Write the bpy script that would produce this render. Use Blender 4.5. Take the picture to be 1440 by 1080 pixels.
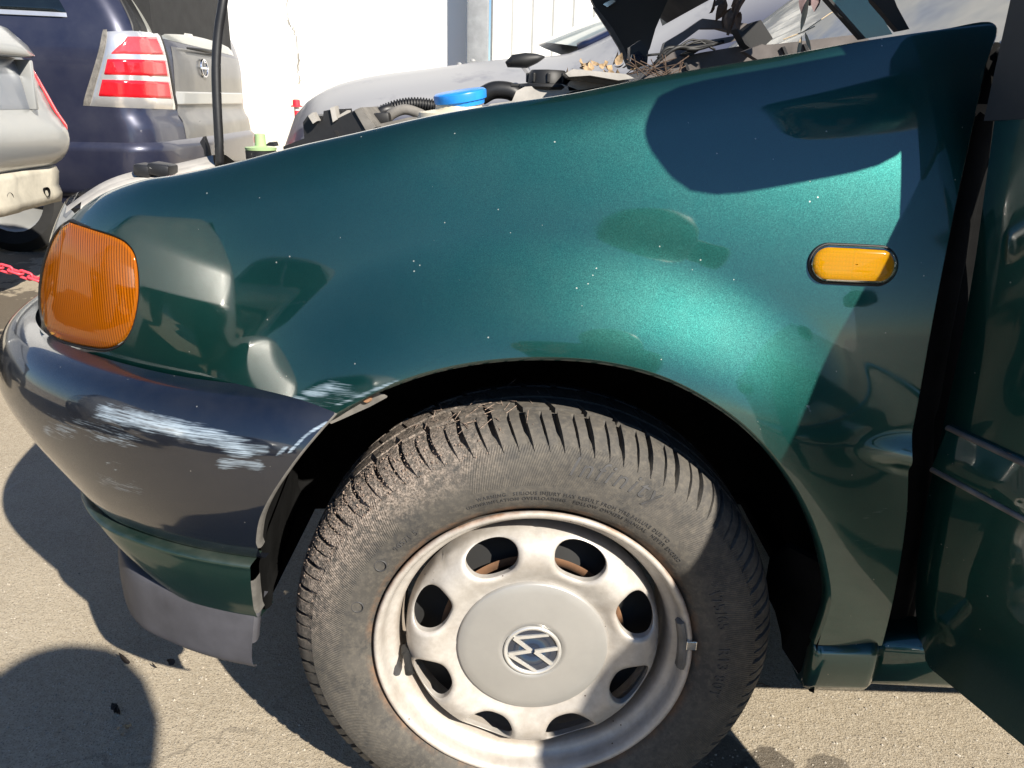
import bpy, bmesh, math, random
from mathutils import Vector, Matrix, noise as mnoise
random.seed(7)
R = math.radians
for o in list(bpy.data.objects):
    bpy.data.objects.remove(o, do_unlink=True)
scene = bpy.context.scene
COL = scene.collection

# ------------------------------------------------------------------ camera
FPX, CXP, CYP = 1100.0, 720.0, 540.0
PITCH, ROLL = R(20.0), R(1.6)
HUB = Vector((0.0, 0.0, 0.28))
_r0 = Vector((1, 0, 0)); _u0 = Vector((0, math.sin(PITCH), math.cos(PITCH)))
FWD = Vector((0, math.cos(PITCH), -math.sin(PITCH)))
RGT = _r0 * math.cos(ROLL) + _u0 * math.sin(ROLL)
UPV = _u0 * math.cos(ROLL) - _r0 * math.sin(ROLL)

def ray(px, py):
    return FWD + RGT * ((px - CXP) / FPX) + UPV * ((CYP - py) / FPX)

CAM = HUB - ray(749, 924) * 0.885
cd = bpy.data.cameras.new('camera'); cam = bpy.data.objects.new('camera', cd); COL.objects.link(cam)
cam.matrix_world = Matrix(((RGT.x, UPV.x, -FWD.x, CAM.x), (RGT.y, UPV.y, -FWD.y, CAM.y),
                           (RGT.z, UPV.z, -FWD.z, CAM.z), (0, 0, 0, 1)))
cd.sensor_width = 36.0; cd.lens = FPX / 1440 * 36.0; cd.clip_start = 0.02; cd.clip_end = 500
scene.camera = cam

# ------------------------------------------------------------------ world, sun, exposure
SUN_TO = Vector((0.88, -1.12, 1.0)).normalized()          # towards the sun
el = math.asin(SUN_TO.z); az = math.atan2(SUN_TO.x, SUN_TO.y)
w = bpy.data.worlds.new('World'); scene.world = w; w.use_nodes = True
nt = w.node_tree
sky = nt.nodes.new('ShaderNodeTexSky'); sky.sky_type = 'NISHITA'; sky.sun_disc = False
sky.sun_elevation = el; sky.sun_rotation = az
sky.air_density = 1.0; sky.dust_density = 0.0; sky.ozone_density = 7.0
nt.links.new(sky.outputs[0], nt.nodes['Background'].inputs[0])
nt.nodes['Background'].inputs[1].default_value = 0.07
sl = bpy.data.lights.new('sun', 'SUN'); sl.energy = 5.0; sl.angle = R(0.55); sl.color = (1.0, 0.93, 0.82)
so = bpy.data.objects.new('sun', sl); COL.objects.link(so); so.location = (3, -4, 5)
so.rotation_euler = (-SUN_TO).to_track_quat('-Z', 'Y').to_euler()
scene.view_settings.view_transform = 'Standard'; scene.view_settings.look = 'None'
scene.view_settings.exposure = 0.92; scene.view_settings.gamma = 1.0
scene.view_settings.use_curve_mapping = False
scene.cycles.max_bounces = 5; scene.cycles.diffuse_bounces = 2; scene.cycles.glossy_bounces = 3; scene.cycles.transparent_max_bounces = 8
scene.cycles.caustics_reflective = False; scene.cycles.caustics_refractive = False

# ------------------------------------------------------------------ helpers
def hit_y(px, py, y):
    r = ray(px, py); d = (y - CAM.y) / r.y
    return CAM + r * d
def hit_z(px, py, z):
    r = ray(px, py); d = (z - CAM.z) / r.z
    return CAM + r * d
def hit_x(px, py, x):
    r = ray(px, py); d = (x - CAM.x) / r.x
    return CAM + r * d

WL = {}
def wloc(o):
    return WL.get(o.name, Vector((0, 0, 0)))

def mesh(name, verts, faces, mat, parent=None, smooth=True, loc=None, fmat=None):
    """verts in world coordinates; the object's origin follows its thing"""
    base = wloc(parent) if parent else Vector(loc) if loc is not None else Vector((0, 0, 0))
    me = bpy.data.meshes.new(name)
    me.from_pydata([tuple(Vector(v) - base) for v in verts], [], faces)
    mats = mat if isinstance(mat, (list, tuple)) else [mat]
    for m in mats: me.materials.append(m)
    if fmat: me.polygons.foreach_set('material_index', fmat)
    if smooth: me.polygons.foreach_set('use_smooth', [True] * len(me.polygons))
    me.update()
    o = bpy.data.objects.new(name, me); COL.objects.link(o)
    if parent: o.parent = parent
    else: o.location = base
    WL[o.name] = base
    return o

def thing(name, loc, label, cat, group=None):
    o = bpy.data.objects.new(name, None); COL.objects.link(o); o.location = loc
    o.empty_display_size = 0.1
    o['label'] = label; o['category'] = cat
    if group: o['group'] = group
    WL[o.name] = Vector(loc)
    return o
def tag(o, label, cat, group=None):
    o['label'] = label; o['category'] = cat
    if group: o['group'] = group
    return o

def lerp(a, b, t): return a + (b - a) * t
def clamp(x, a=0.0, b=1.0): return max(a, min(b, x))
def sstep(a, b, x):
    t = clamp((x - a) / (b - a)); return t * t * (3 - 2 * t)

class Poly:
    """arc-length parametrised polyline, Catmull-Rom smoothed"""
    def __init__(s, pts, smooth=8):
        pts = [Vector(p) for p in pts]
        if smooth and len(pts) > 2:
            out = []
            P = [pts[0] * 2 - pts[1]] + pts + [pts[-1] * 2 - pts[-2]]
            for i in range(1, len(P) - 2):
                a, b, c, d = P[i - 1], P[i], P[i + 1], P[i + 2]
                for k in range(smooth):
                    t = k / smooth
                    out.append(0.5 * ((2 * b) + (c - a) * t + (2 * a - 5 * b + 4 * c - d) * t * t + (3 * b - a - 3 * c + d) * t ** 3))
            out.append(pts[-1]); pts = out
        s.p = pts; s.c = [0.0]
        for i in range(1, len(pts)): s.c.append(s.c[-1] + (pts[i] - pts[i - 1]).length)
        s.len = s.c[-1]
    def at(s, t):
        x = clamp(t) * s.len
        import bisect
        i = min(max(bisect.bisect_right(s.c, x) - 1, 0), len(s.p) - 2)
        seg = s.c[i + 1] - s.c[i]
        return s.p[i].lerp(s.p[i + 1], (x - s.c[i]) / seg if seg > 1e-9 else 0)

def interp(tab, x):
    if x <= tab[0][0]: return tab[0][1]
    for i in range(1, len(tab)):
        if x <= tab[i][0]:
            a, b = tab[i - 1], tab[i]
            return lerp(a[1], b[1], (x - a[0]) / (b[0] - a[0]))
    return tab[-1][1]
def sinterp(tab, x):
    """smooth (monotone-ish cubic) table lookup"""
    n = len(tab)
    if x <= tab[0][0]: return tab[0][1]
    if x >= tab[-1][0]: return tab[-1][1]
    for i in range(1, n):
        if x <= tab[i][0]:
            x0, y0 = tab[i - 1]; x1, y1 = tab[i]
            m0 = (y1 - tab[max(i - 2, 0)][1]) / (x1 - tab[max(i - 2, 0)][0])
            m1 = (tab[min(i + 1, n - 1)][1] - y0) / (tab[min(i + 1, n - 1)][0] - x0)
            h = x1 - x0; t = (x - x0) / h
            return (2*t**3-3*t*t+1)*y0 + (t**3-2*t*t+t)*h*m0 + (-2*t**3+3*t*t)*y1 + (t**3-t*t)*h*m1

def gridfaces(nu, nv, closed_u=False, closed_v=False, flip=False):
    f = []
    for i in range(nu if closed_u else nu - 1):
        for j in range(nv if closed_v else nv - 1):
            a = i * nv + j; b = ((i + 1) % nu) * nv + j
            c = ((i + 1) % nu) * nv + (j + 1) % nv; d = i * nv + (j + 1) % nv
            f.append((a, d, c, b) if flip else (a, b, c, d))
    return f
def grid(name, rows, mat, parent=None, flip=False, closed_u=False, closed_v=False, smooth=True, loc=None):
    nu, nv = len(rows), len(rows[0])
    return mesh(name, [p for r in rows for p in r], gridfaces(nu, nv, closed_u, closed_v, flip), mat, parent, smooth, loc)

class MB:
    """collects several closed shapes into one mesh"""
    def __init__(s): s.v = []; s.f = []
    def add(s, v, f):
        k = len(s.v); s.v += [Vector(p) for p in v]; s.f += [tuple(i + k for i in q) for q in f]; return s
    def box(s, c, d, rot=None, bev=0.0):
        bm = bmesh.new(); bmesh.ops.create_cube(bm, size=1)
        bmesh.ops.scale(bm, vec=d, verts=bm.verts)
        if bev: bmesh.ops.bevel(bm, geom=bm.edges[:], offset=bev, segments=2, profile=0.5, affect='EDGES')
        bm.verts.index_update()
        M = rot if rot is not None else Matrix.Identity(3)
        s.add([M @ v.co + Vector(c) for v in bm.verts], [[v.index for v in f.verts] for f in bm.faces]); bm.free(); return s
    def tube(s, pts, rad, n=8, caps=True):
        pts = [Vector(p) for p in pts]; rings = []
        up = Vector((0, 0, 1))
        for i, p in enumerate(pts):
            t = (pts[min(i + 1, len(pts) - 1)] - pts[max(i - 1, 0)]).normalized()
            a = t.cross(up)
            if a.length < 1e-3: a = t.cross(Vector((1, 0, 0)))
            a.normalize(); b = t.cross(a).normalized(); up = -b if False else up
            r = rad[i] if isinstance(rad, (list, tuple)) else rad
            rings.append([p + (a * math.cos(2 * math.pi * k / n) + b * math.sin(2 * math.pi * k / n)) * r for k in range(n)])
        k0 = len(s.v)
        s.add([q for r_ in rings for q in r_], gridfaces(len(rings), n, closed_v=True))
        if caps:
            s.f.append(tuple(k0 + k for k in range(n))[::-1]); m = k0 + (len(rings) - 1) * n
            s.f.append(tuple(m + k for k in range(n)))
        return s
    def lathe(s, prof, c, ax='y', n=32, caps=False):
        """prof: (axial, radius)"""
        c = Vector(c); rows = []
        for a, r in prof:
            row = []
            for k in range(n):
                th = 2 * math.pi * k / n; u, v = r * math.cos(th), r * math.sin(th)
                row.append(c + (Vector((u, a, v)) if ax == 'y' else Vector((u, v, a)) if ax == 'z' else Vector((a, u, v))))
            rows.append(row)
        k0 = len(s.v)
        s.add([q for r_ in rows for q in r_], gridfaces(len(rows), n, closed_v=True))
        if caps:
            s.f.append(tuple(k0 + k for k in range(n))); m = k0 + (len(rows) - 1) * n
            s.f.append(tuple(m + k for k in range(n))[::-1])
        return s
    def prism(s, poly, depth):
        """poly: list of 3-D points (planar), extruded by vector depth"""
        n = len(poly); k = len(s.v); d = Vector(depth)
        s.v += [Vector(p) for p in poly] + [Vector(p) + d for p in poly]
        s.f.append(tuple(k + i for i in range(n))); s.f.append(tuple(k + n + i for i in range(n))[::-1])
        for i in range(n): s.f.append((k + i, k + n + i, k + n + (i + 1) % n, k + (i + 1) % n))
        return s
    def build(s, name, mat, parent=None, smooth=False, loc=None, auto=None):
        o = mesh(name, s.v, s.f, mat, parent, smooth or auto is not None, loc)
        bm = bmesh.new(); bm.from_mesh(o.data); bmesh.ops.recalc_face_normals(bm, faces=bm.faces)
        if auto is not None:
            for e in bm.edges:
                if len(e.link_faces) == 2 and e.calc_face_angle(0) > R(auto): e.smooth = False
        bm.to_mesh(o.data); bm.free()
        return o

# ------------------------------------------------------------------ materials
def newmat(name):
    m = bpy.data.materials.new(name); m.use_nodes = True
    return m, m.node_tree, m.node_tree.nodes['Principled BSDF']
def N(nt, typ, **kw):
    n = nt.nodes.new(typ)
    for k, v in kw.items():
        if k.startswith('i_'):
            key = k[2:].replace('_', ' ')
            key = int(key) if key.isdigit() else key
            n.inputs[key].default_value = v
        else: setattr(n, k, v)
    return n
def L(nt, a, b): nt.links.new(a, b)
def mixc(nt, fac, a, b, mode='MIX'):
    n = nt.nodes.new('ShaderNodeMix'); n.data_type = 'RGBA'; n.blend_type = mode
    for sock, v in ((n.inputs[0], fac), (n.inputs[6], a), (n.inputs[7], b)):
        if hasattr(v, 'is_output') or isinstance(v, bpy.types.NodeSocket): nt.links.new(v, sock)
        elif isinstance(v, (tuple, list)): sock.default_value = (*v[:3], 1)
        else: sock.default_value = v
    return n.outputs[2]
def math_(nt, op, a, b=0.0, c=None, cl=False):
    n = nt.nodes.new('ShaderNodeMath'); n.operation = op; n.use_clamp = cl
    for i, v in enumerate((a, b, c)):
        if v is None: continue
        if isinstance(v, bpy.types.NodeSocket): nt.links.new(v, n.inputs[i])
        else: n.inputs[i].default_value = v
    return n.outputs[0]
def ramp(nt, v, p0, p1, c0=(0, 0, 0), c1=(1, 1, 1)):
    n = nt.nodes.new('ShaderNodeValToRGB'); nt.links.new(v, n.inputs[0])
    n.color_ramp.elements[0].position = p0; n.color_ramp.elements[1].position = p1
    n.color_ramp.elements[0].color = (*c0, 1); n.color_ramp.elements[1].color = (*c1, 1)
    return n.outputs[0]
def tex(nt, scale, detail=3, rough=0.55, vec=None, stretch=None, coord='Object', dist=0.0):
    if vec is None:
        tc = nt.nodes.new('ShaderNodeTexCoord'); vec = tc.outputs[coord]
    if stretch:
        mp = nt.nodes.new('ShaderNodeMapping'); mp.inputs['Scale'].default_value = stretch
        nt.links.new(vec, mp.inputs[0]); vec = mp.outputs[0]
    n = N(nt, 'ShaderNodeTexNoise', i_Scale=scale, i_Detail=min(detail, 4.0), i_Roughness=rough, i_Distortion=dist)
    nt.links.new(vec, n.inputs['Vector'])
    return n.outputs['Fac']
def bump(nt, h, strength, dist, bs, nrm=None):
    b = nt.nodes.new('ShaderNodeBump'); b.inputs['Strength'].default_value = strength; b.inputs['Distance'].default_value = dist
    nt.links.new(h, b.inputs['Height'])
    if nrm is not None: nt.links.new(nrm, b.inputs['Normal'])
    nt.links.new(b.outputs[0], bs.inputs['Normal'])
    return b.outputs[0]

def simple(name, col, rough=0.5, metal=0.0, coat=0.0, var=0.25, vscale=12, bscale=0, bstr=0.2, bdist=0.001, spec=0.5, rvar=0.0):
    m, nt, bs = newmat(name)
    bs.inputs['Metallic'].default_value = metal; bs.inputs['Roughness'].default_value = rough
    bs.inputs['Coat Weight'].default_value = coat; bs.inputs['Coat Roughness'].default_value = 0.04
    bs.inputs['Specular IOR Level'].default_value = spec
    n = tex(nt, vscale, 6, 0.6)
    c = mixc(nt, ramp(nt, n, 0.3, 0.7), tuple(x * (1 - var) for x in col), tuple(min(1, x * (1 + var)) for x in col))
    L(nt, c, bs.inputs['Base Color'])
    if rvar:
        L(nt, math_(nt, 'MULTIPLY_ADD', n, rvar, rough - rvar / 2, True), bs.inputs['Roughness'])
    if bscale: bump(nt, tex(nt, bscale, 5, 0.6), bstr, bdist, bs)
    return m

def dusty(nt, base, amount, dustcol=(0.42, 0.38, 0.31), scale=6, upw=0.5, lo=0.30, hi=0.78):
    """dust lying on a surface: more on faces that look up"""
    g = nt.nodes.new('ShaderNodeNewGeometry'); sx = nt.nodes.new('ShaderNodeSeparateXYZ'); L(nt, g.outputs['Normal'], sx.inputs[0])
    up = math_(nt, 'MULTIPLY_ADD', sx.outputs[2], upw, 1 - upw if upw <= 1 else -0.95, True)
    n = ramp(nt, tex(nt, scale, 4, 0.65), lo, hi)
    f = math_(nt, 'MULTIPLY', math_(nt, 'MULTIPLY', n, up), amount, None, True)
    return mixc(nt, f, base, dustcol), f

def carpaint(name, col, rough=0.42, metal=0.85, flake=0.10, fscale=2300, dust=0.0, specks=1.0, coat=1.0, scuff=None, orange=0.0):
    m, nt, bs = newmat(name)
    tc = nt.nodes.new('ShaderNodeTexCoord'); ob = tc.outputs['Object']
    base = tuple(col)
    v = N(nt, 'ShaderNodeTexVoronoi', i_Scale=fscale); L(nt, ob, v.inputs['Vector'])
    sub = nt.nodes.new('ShaderNodeVectorMath'); sub.operation = 'SUBTRACT'; L(nt, v.outputs['Color'], sub.inputs[0]); sub.inputs[1].default_value = (.5, .5, .5)
    sc = nt.nodes.new('ShaderNodeVectorMath'); sc.operation = 'SCALE'; L(nt, sub.outputs[0], sc.inputs[0]); sc.inputs['Scale'].default_value = flake
    g = nt.nodes.new('ShaderNodeNewGeometry')
    ad = nt.nodes.new('ShaderNodeVectorMath'); ad.operation = 'ADD'; L(nt, g.outputs['Normal'], ad.inputs[0]); L(nt, sc.outputs[0], ad.inputs[1])
    no = nt.nodes.new('ShaderNodeVectorMath'); no.operation = 'NORMALIZE'; L(nt, ad.outputs[0], no.inputs[0])
    L(nt, no.outputs[0], bs.inputs['Normal'])
    bs.inputs['Metallic'].default_value = metal; bs.inputs['Roughness'].default_value = rough
    bs.inputs['Coat Weight'].default_value = coat; bs.inputs['Coat Roughness'].default_value = 0.025; bs.inputs['Coat IOR'].default_value = 1.75
    c = mixc(nt, 0.0, base, base)
    c = mixc(nt, ramp(nt, v.outputs['Distance'], 0.0, 0.9), tuple(x * 1.35 for x in base), tuple(x * 0.75 for x in base))
    met = None
    # grit specks lying on the paint
    vs = N(nt, 'ShaderNodeTexVoronoi', i_Scale=95.0); L(nt, ob, vs.inputs['Vector'])
    sp = math_(nt, 'LESS_THAN', vs.outputs['Distance'], 0.075)
    keep = math_(nt, 'GREATER_THAN', tex(nt, 30, 2, 0.5, ob), 0.60)
    spk = math_(nt, 'MULTIPLY', math_(nt, 'MULTIPLY', sp, keep), 0.55 * specks)
    mask = spk; c = mixc(nt, spk, c, (0.5, 0.5, 0.45))
    # thin film of dust
    if dust:
        d = math_(nt, 'MULTIPLY', ramp(nt, tex(nt, 9, 4, 0.7, ob), 0.35, 0.8), dust)
        gx = nt.nodes.new('ShaderNodeSeparateXYZ'); L(nt, g.outputs['Normal'], gx.inputs[0])
        d = math_(nt, 'MULTIPLY', d, math_(nt, 'MULTIPLY_ADD', gx.outputs[2], 0.75, 0.35, True))
        c = mixc(nt, d, c, (0.45, 0.41, 0.34)); mask = math_(nt, 'MAXIMUM', mask, d)
    if scuff:
        at = nt.nodes.new('ShaderNodeAttribute'); at.attribute_name = 'scuff'
        st = tex(nt, 620, 3, 0.7, ob, stretch=(0.030, 0.08, 1.0)); fine = tex(nt, 110, 3, 0.7, ob, stretch=(0.25, 0.5, 1.0))
        e = math_(nt, 'MULTIPLY_ADD', st, 1.15, math_(nt, 'MULTIPLY', fine, 0.55))
        s = math_(nt, 'SUBTRACT', math_(nt, 'ADD', math_(nt, 'MULTIPLY', at.outputs['Fac'], 0.85), e), 1.34)
        s = math_(nt, 'MULTIPLY', math_(nt, 'MULTIPLY', s, 2.6, None, True), 0.75)
        c = mixc(nt, s, c, (0.47, 0.58, 0.68)); mask = math_(nt, 'MAXIMUM', mask, s)
    L(nt, c, bs.inputs['Base Color'])
    L(nt, math_(nt, 'MULTIPLY', math_(nt, 'SUBTRACT', 1.0, mask, None, True), metal), bs.inputs['Metallic'])
    L(nt, math_(nt, 'MULTIPLY', math_(nt, 'SUBTRACT', 1.0, mask, None, True), coat), bs.inputs['Coat Weight'])
    L(nt, math_(nt, 'MULTIPLY_ADD', ramp(nt, tex(nt, 14, 3, 0.7, ob), 0.4, 0.75), 0.07, 0.02), bs.inputs['Coat Roughness'])
    return m

def amber(name, tint=(1.0, 0.56, 0.07), dif=(1.0, 0.27, 0.008), rib=(1750.0, 0.0), share=0.46):
    m = bpy.data.materials.new(name); m.use_nodes = True; nt = m.node_tree; nt.nodes.clear()
    out = nt.nodes.new('ShaderNodeOutputMaterial')
    tr = N(nt, 'ShaderNodeBsdfTransparent', i_Color=(*tint, 1))
    df = N(nt, 'ShaderNodeBsdfDiffuse', i_Color=(*dif, 1))
    tl = N(nt, 'ShaderNodeBsdfTranslucent', i_Color=(*dif, 1))
    gl = N(nt, 'ShaderNodeBsdfGlossy', i_Roughness=0.05)
    fr = N(nt, 'ShaderNodeFresnel', i_IOR=1.45)
    tc = nt.nodes.new('ShaderNodeTexCoord'); sx = nt.nodes.new('ShaderNodeSeparateXYZ'); L(nt, tc.outputs['Object'], sx.inputs[0])
    h = math_(nt, 'SINE', math_(nt, 'MULTIPLY', sx.outputs[0], rib[0]))
    if rib[1]: h = math_(nt, 'MULTIPLY', h, math_(nt, 'SINE', math_(nt, 'MULTIPLY', sx.outputs[2], rib[1])))
    bp = N(nt, 'ShaderNodeBump', i_Strength=0.45, i_Distance=0.0009); L(nt, h, bp.inputs['Height'])
    L(nt, bp.outputs[0], df.inputs['Normal']); L(nt, bp.outputs[0], tl.inputs['Normal'])
    a = N(nt, 'ShaderNodeMixShader', i_0=0.35); L(nt, df.outputs[0], a.inputs[1]); L(nt, tl.outputs[0], a.inputs[2])
    b = N(nt, 'ShaderNodeMixShader', i_0=share); L(nt, tr.outputs[0], b.inputs[1]); L(nt, a.outputs[0], b.inputs[2])
    c = nt.nodes.new('ShaderNodeMixShader'); L(nt, fr.outputs[0], c.inputs[0]); L(nt, b.outputs[0], c.inputs[1]); L(nt, gl.outputs[0], c.inputs[2])
    L(nt, c.outputs[0], out.inputs[0])
    return m

def glass(name, tint=(0.75, 0.85, 0.8), ior=1.5, rough=0.0, dirt=0.0):
    m = bpy.data.materials.new(name); m.use_nodes = True; nt = m.node_tree; nt.nodes.clear()
    out = nt.nodes.new('ShaderNodeOutputMaterial')
    tr = N(nt, 'ShaderNodeBsdfTransparent', i_Color=(*tint, 1)); gl = N(nt, 'ShaderNodeBsdfGlossy', i_Roughness=rough)
    fr = N(nt, 'ShaderNodeFresnel', i_IOR=ior)
    b = nt.nodes.new('ShaderNodeMixShader'); L(nt, fr.outputs[0], b.inputs[0]); L(nt, tr.outputs[0], b.inputs[1]); L(nt, gl.outputs[0], b.inputs[2])
    res = b.outputs[0]
    if dirt:
        df = N(nt, 'ShaderNodeBsdfDiffuse', i_Color=(0.5, 0.48, 0.42, 1))
        c = nt.nodes.new('ShaderNodeMixShader')
        L(nt, math_(nt, 'MULTIPLY', ramp(nt, tex(nt, 5, 7, 0.65), 0.2, 0.8), dirt), c.inputs[0]); L(nt, res, c.inputs[1]); L(nt, df.outputs[0], c.inputs[2]); res = c.outputs[0]
    L(nt, res, out.inputs[0])
    return m

M = {}
GREEN = (0.004, 0.057, 0.050)
M['paint'] = carpaint('green_paint', GREEN, rough=0.41, scuff=(0.35, 1.0, 1.6), dust=0.03)
M['paint_door'] = carpaint('green_paint_door', GREEN, dust=0.05)
M['bumper'] = carpaint('bumper_paint', (0.007, 0.011, 0.022), rough=0.35, metal=0.5, flake=0.12, dust=0.06, scuff=(0.22, 0.8, 1.9), specks=0.7)
M['valance'] = carpaint('valance_paint', (0.010, 0.060, 0.050), rough=0.45, dust=0.35, specks=1.6, coat=0.5)
M['grey_plastic'] = simple('grey_plastic', (0.062, 0.062, 0.072), 0.6, var=0.3, vscale=14, bscale=220, bstr=0.15)
M['black_plastic'] = simple('black_plastic', (0.012, 0.012, 0.013), 0.45, var=0.4, vscale=20, bscale=160, bstr=0.1)
M['trim_dusty'] = simple('dusty_trim', (0.16, 0.15, 0.135), 0.75, var=0.35, vscale=40, bscale=300, bstr=0.2)
M['trim_dark'] = simple('dusty_edge', (0.105, 0.10, 0.092), 0.8, var=0.35, vscale=50, bscale=300, bstr=0.2)
M['liner'] = simple('liner_plastic', (0.006, 0.006, 0.006), 0.9, var=0.5, vscale=18, bscale=60, bstr=0.3, bdist=0.003, spec=0.08)
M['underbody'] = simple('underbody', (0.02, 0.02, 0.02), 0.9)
M['amber'] = amber('amber_lens')
M['amber_side'] = amber('amber_side_lens', (1.0, 0.80, 0.08), (1.0, 0.50, 0.008), (0.0, 0.0), 0.5)
M['reflector'] = simple('lamp_reflector', (0.86, 0.85, 0.82), 0.30, metal=0.25, var=0.04)
M['lamp_grey'] = simple('lamp_housing', (0.30, 0.30, 0.29), 0.5, var=0.1)
M['lamp_glass'] = glass('lamp_glass', (0.9, 0.92, 0.92), dirt=0.25)
M['glass'] = glass('car_glass', (0.55, 0.66, 0.6), dirt=0.10)
M['glass_dark'] = glass('dark_glass', (0.06, 0.08, 0.08), dirt=0.05)
M['gasket'] = simple('gasket_rubber', (0.012, 0.012, 0.012), 0.55)
M['chrome'] = simple('chrome', (0.75, 0.75, 0.76), 0.12, metal=1.0, var=0.06)
M['white_emblem'] = simple('emblem_silver', (0.72, 0.71, 0.68), 0.28, metal=0.6, var=0.1, vscale=60)
M['emblem_dark'] = simple('emblem_blue_black', (0.02, 0.026, 0.04), 0.08, coat=1.0, var=0.2)
M['cap'] = simple('wheel_cap_silver', (0.37, 0.36, 0.34), 0.38, metal=0.35, var=0.06, vscale=20, bscale=900, bstr=0.05)

def rim_material():
    m, nt, bs = newmat('rim_silver')
    tc = nt.nodes.new('ShaderNodeTexCoord'); ob = tc.outputs['Object']
    mp = N(nt, 'ShaderNodeMapping'); mp.inputs['Location'].default_value = (0.6 - HUB.x, 0, -HUB.z); L(nt, ob, mp.inputs[0])
    sx = nt.nodes.new('ShaderNodeSeparateXYZ'); L(nt, mp.outputs[0], sx.inputs[0])
    rr = math_(nt, 'SQRT', math_(nt, 'ADD', math_(nt, 'POWER', sx.outputs[0], 2), math_(nt, 'POWER', sx.outputs[2], 2)))
    e1 = math_(nt, 'MULTIPLY', math_(nt, 'SUBTRACT', rr, 0.1775), 1 / 0.004, None, True)     # rusty outer bead
    well = math_(nt, 'MULTIPLY', math_(nt, 'SUBTRACT', 1.0, math_(nt, 'ABSOLUTE', math_(nt, 'MULTIPLY', math_(nt, 'SUBTRACT', rr, 0.155), 1 / 0.009)), None, True), 0.85)
    n1 = ramp(nt, tex(nt, 28, 8, 0.7, ob), 0.36, 0.66); n2 = ramp(nt, tex(nt, 90, 6, 0.7, ob), 0.35, 0.7)
    base = mixc(nt, n2, (0.46, 0.43, 0.39), (0.56, 0.53, 0.49))
    rust = mixc(nt, n2, (0.16, 0.075, 0.035), (0.33, 0.20, 0.12))
    f1 = math_(nt, 'MULTIPLY', e1, math_(nt, 'MULTIPLY_ADD', n1, 0.85, 0.12), None, True)
    f2 = math_(nt, 'MULTIPLY', well, math_(nt, 'MULTIPLY_ADD', n1, 0.75, 0.15), None, True)
    grime = math_(nt, 'MULTIPLY', ramp(nt, tex(nt, 11, 4, 0.7, ob), 0.46, 0.72), 0.35)
    base = mixc(nt, grime, base, (0.27, 0.20, 0.14))
    c = mixc(nt, f2, base, (0.30, 0.215, 0.14)); c = mixc(nt, f1, c, rust)
    vs = N(nt, 'ShaderNodeTexVoronoi', i_Scale=85.0); L(nt, ob, vs.inputs['Vector'])
    chip = math_(nt, 'MULTIPLY', math_(nt, 'LESS_THAN', vs.outputs['Distance'], 0.085), math_(nt, 'GREATER_THAN', tex(nt, 24, 2, 0.5, ob), 0.60))
    c = mixc(nt, chip, c, (0.07, 0.045, 0.035))
    L(nt, c, bs.inputs['Base Color'])
    dirt = math_(nt, 'MAXIMUM', f1, math_(nt, 'MAXIMUM', f2, chip))
    L(nt, math_(nt, 'MULTIPLY_ADD', dirt, -0.25, 0.28, True), bs.inputs['Metallic'])
    L(nt, math_(nt, 'MULTIPLY_ADD', dirt, 0.3, 0.48, True), bs.inputs['Roughness'])
    bump(nt, n2, 0.12, 0.0006, bs)
    return m
M['rim'] = rim_material()
M['drum'] = simple('rusty_drum', (0.20, 0.105, 0.055), 0.85, var=0.4, vscale=30, bscale=120)

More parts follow.
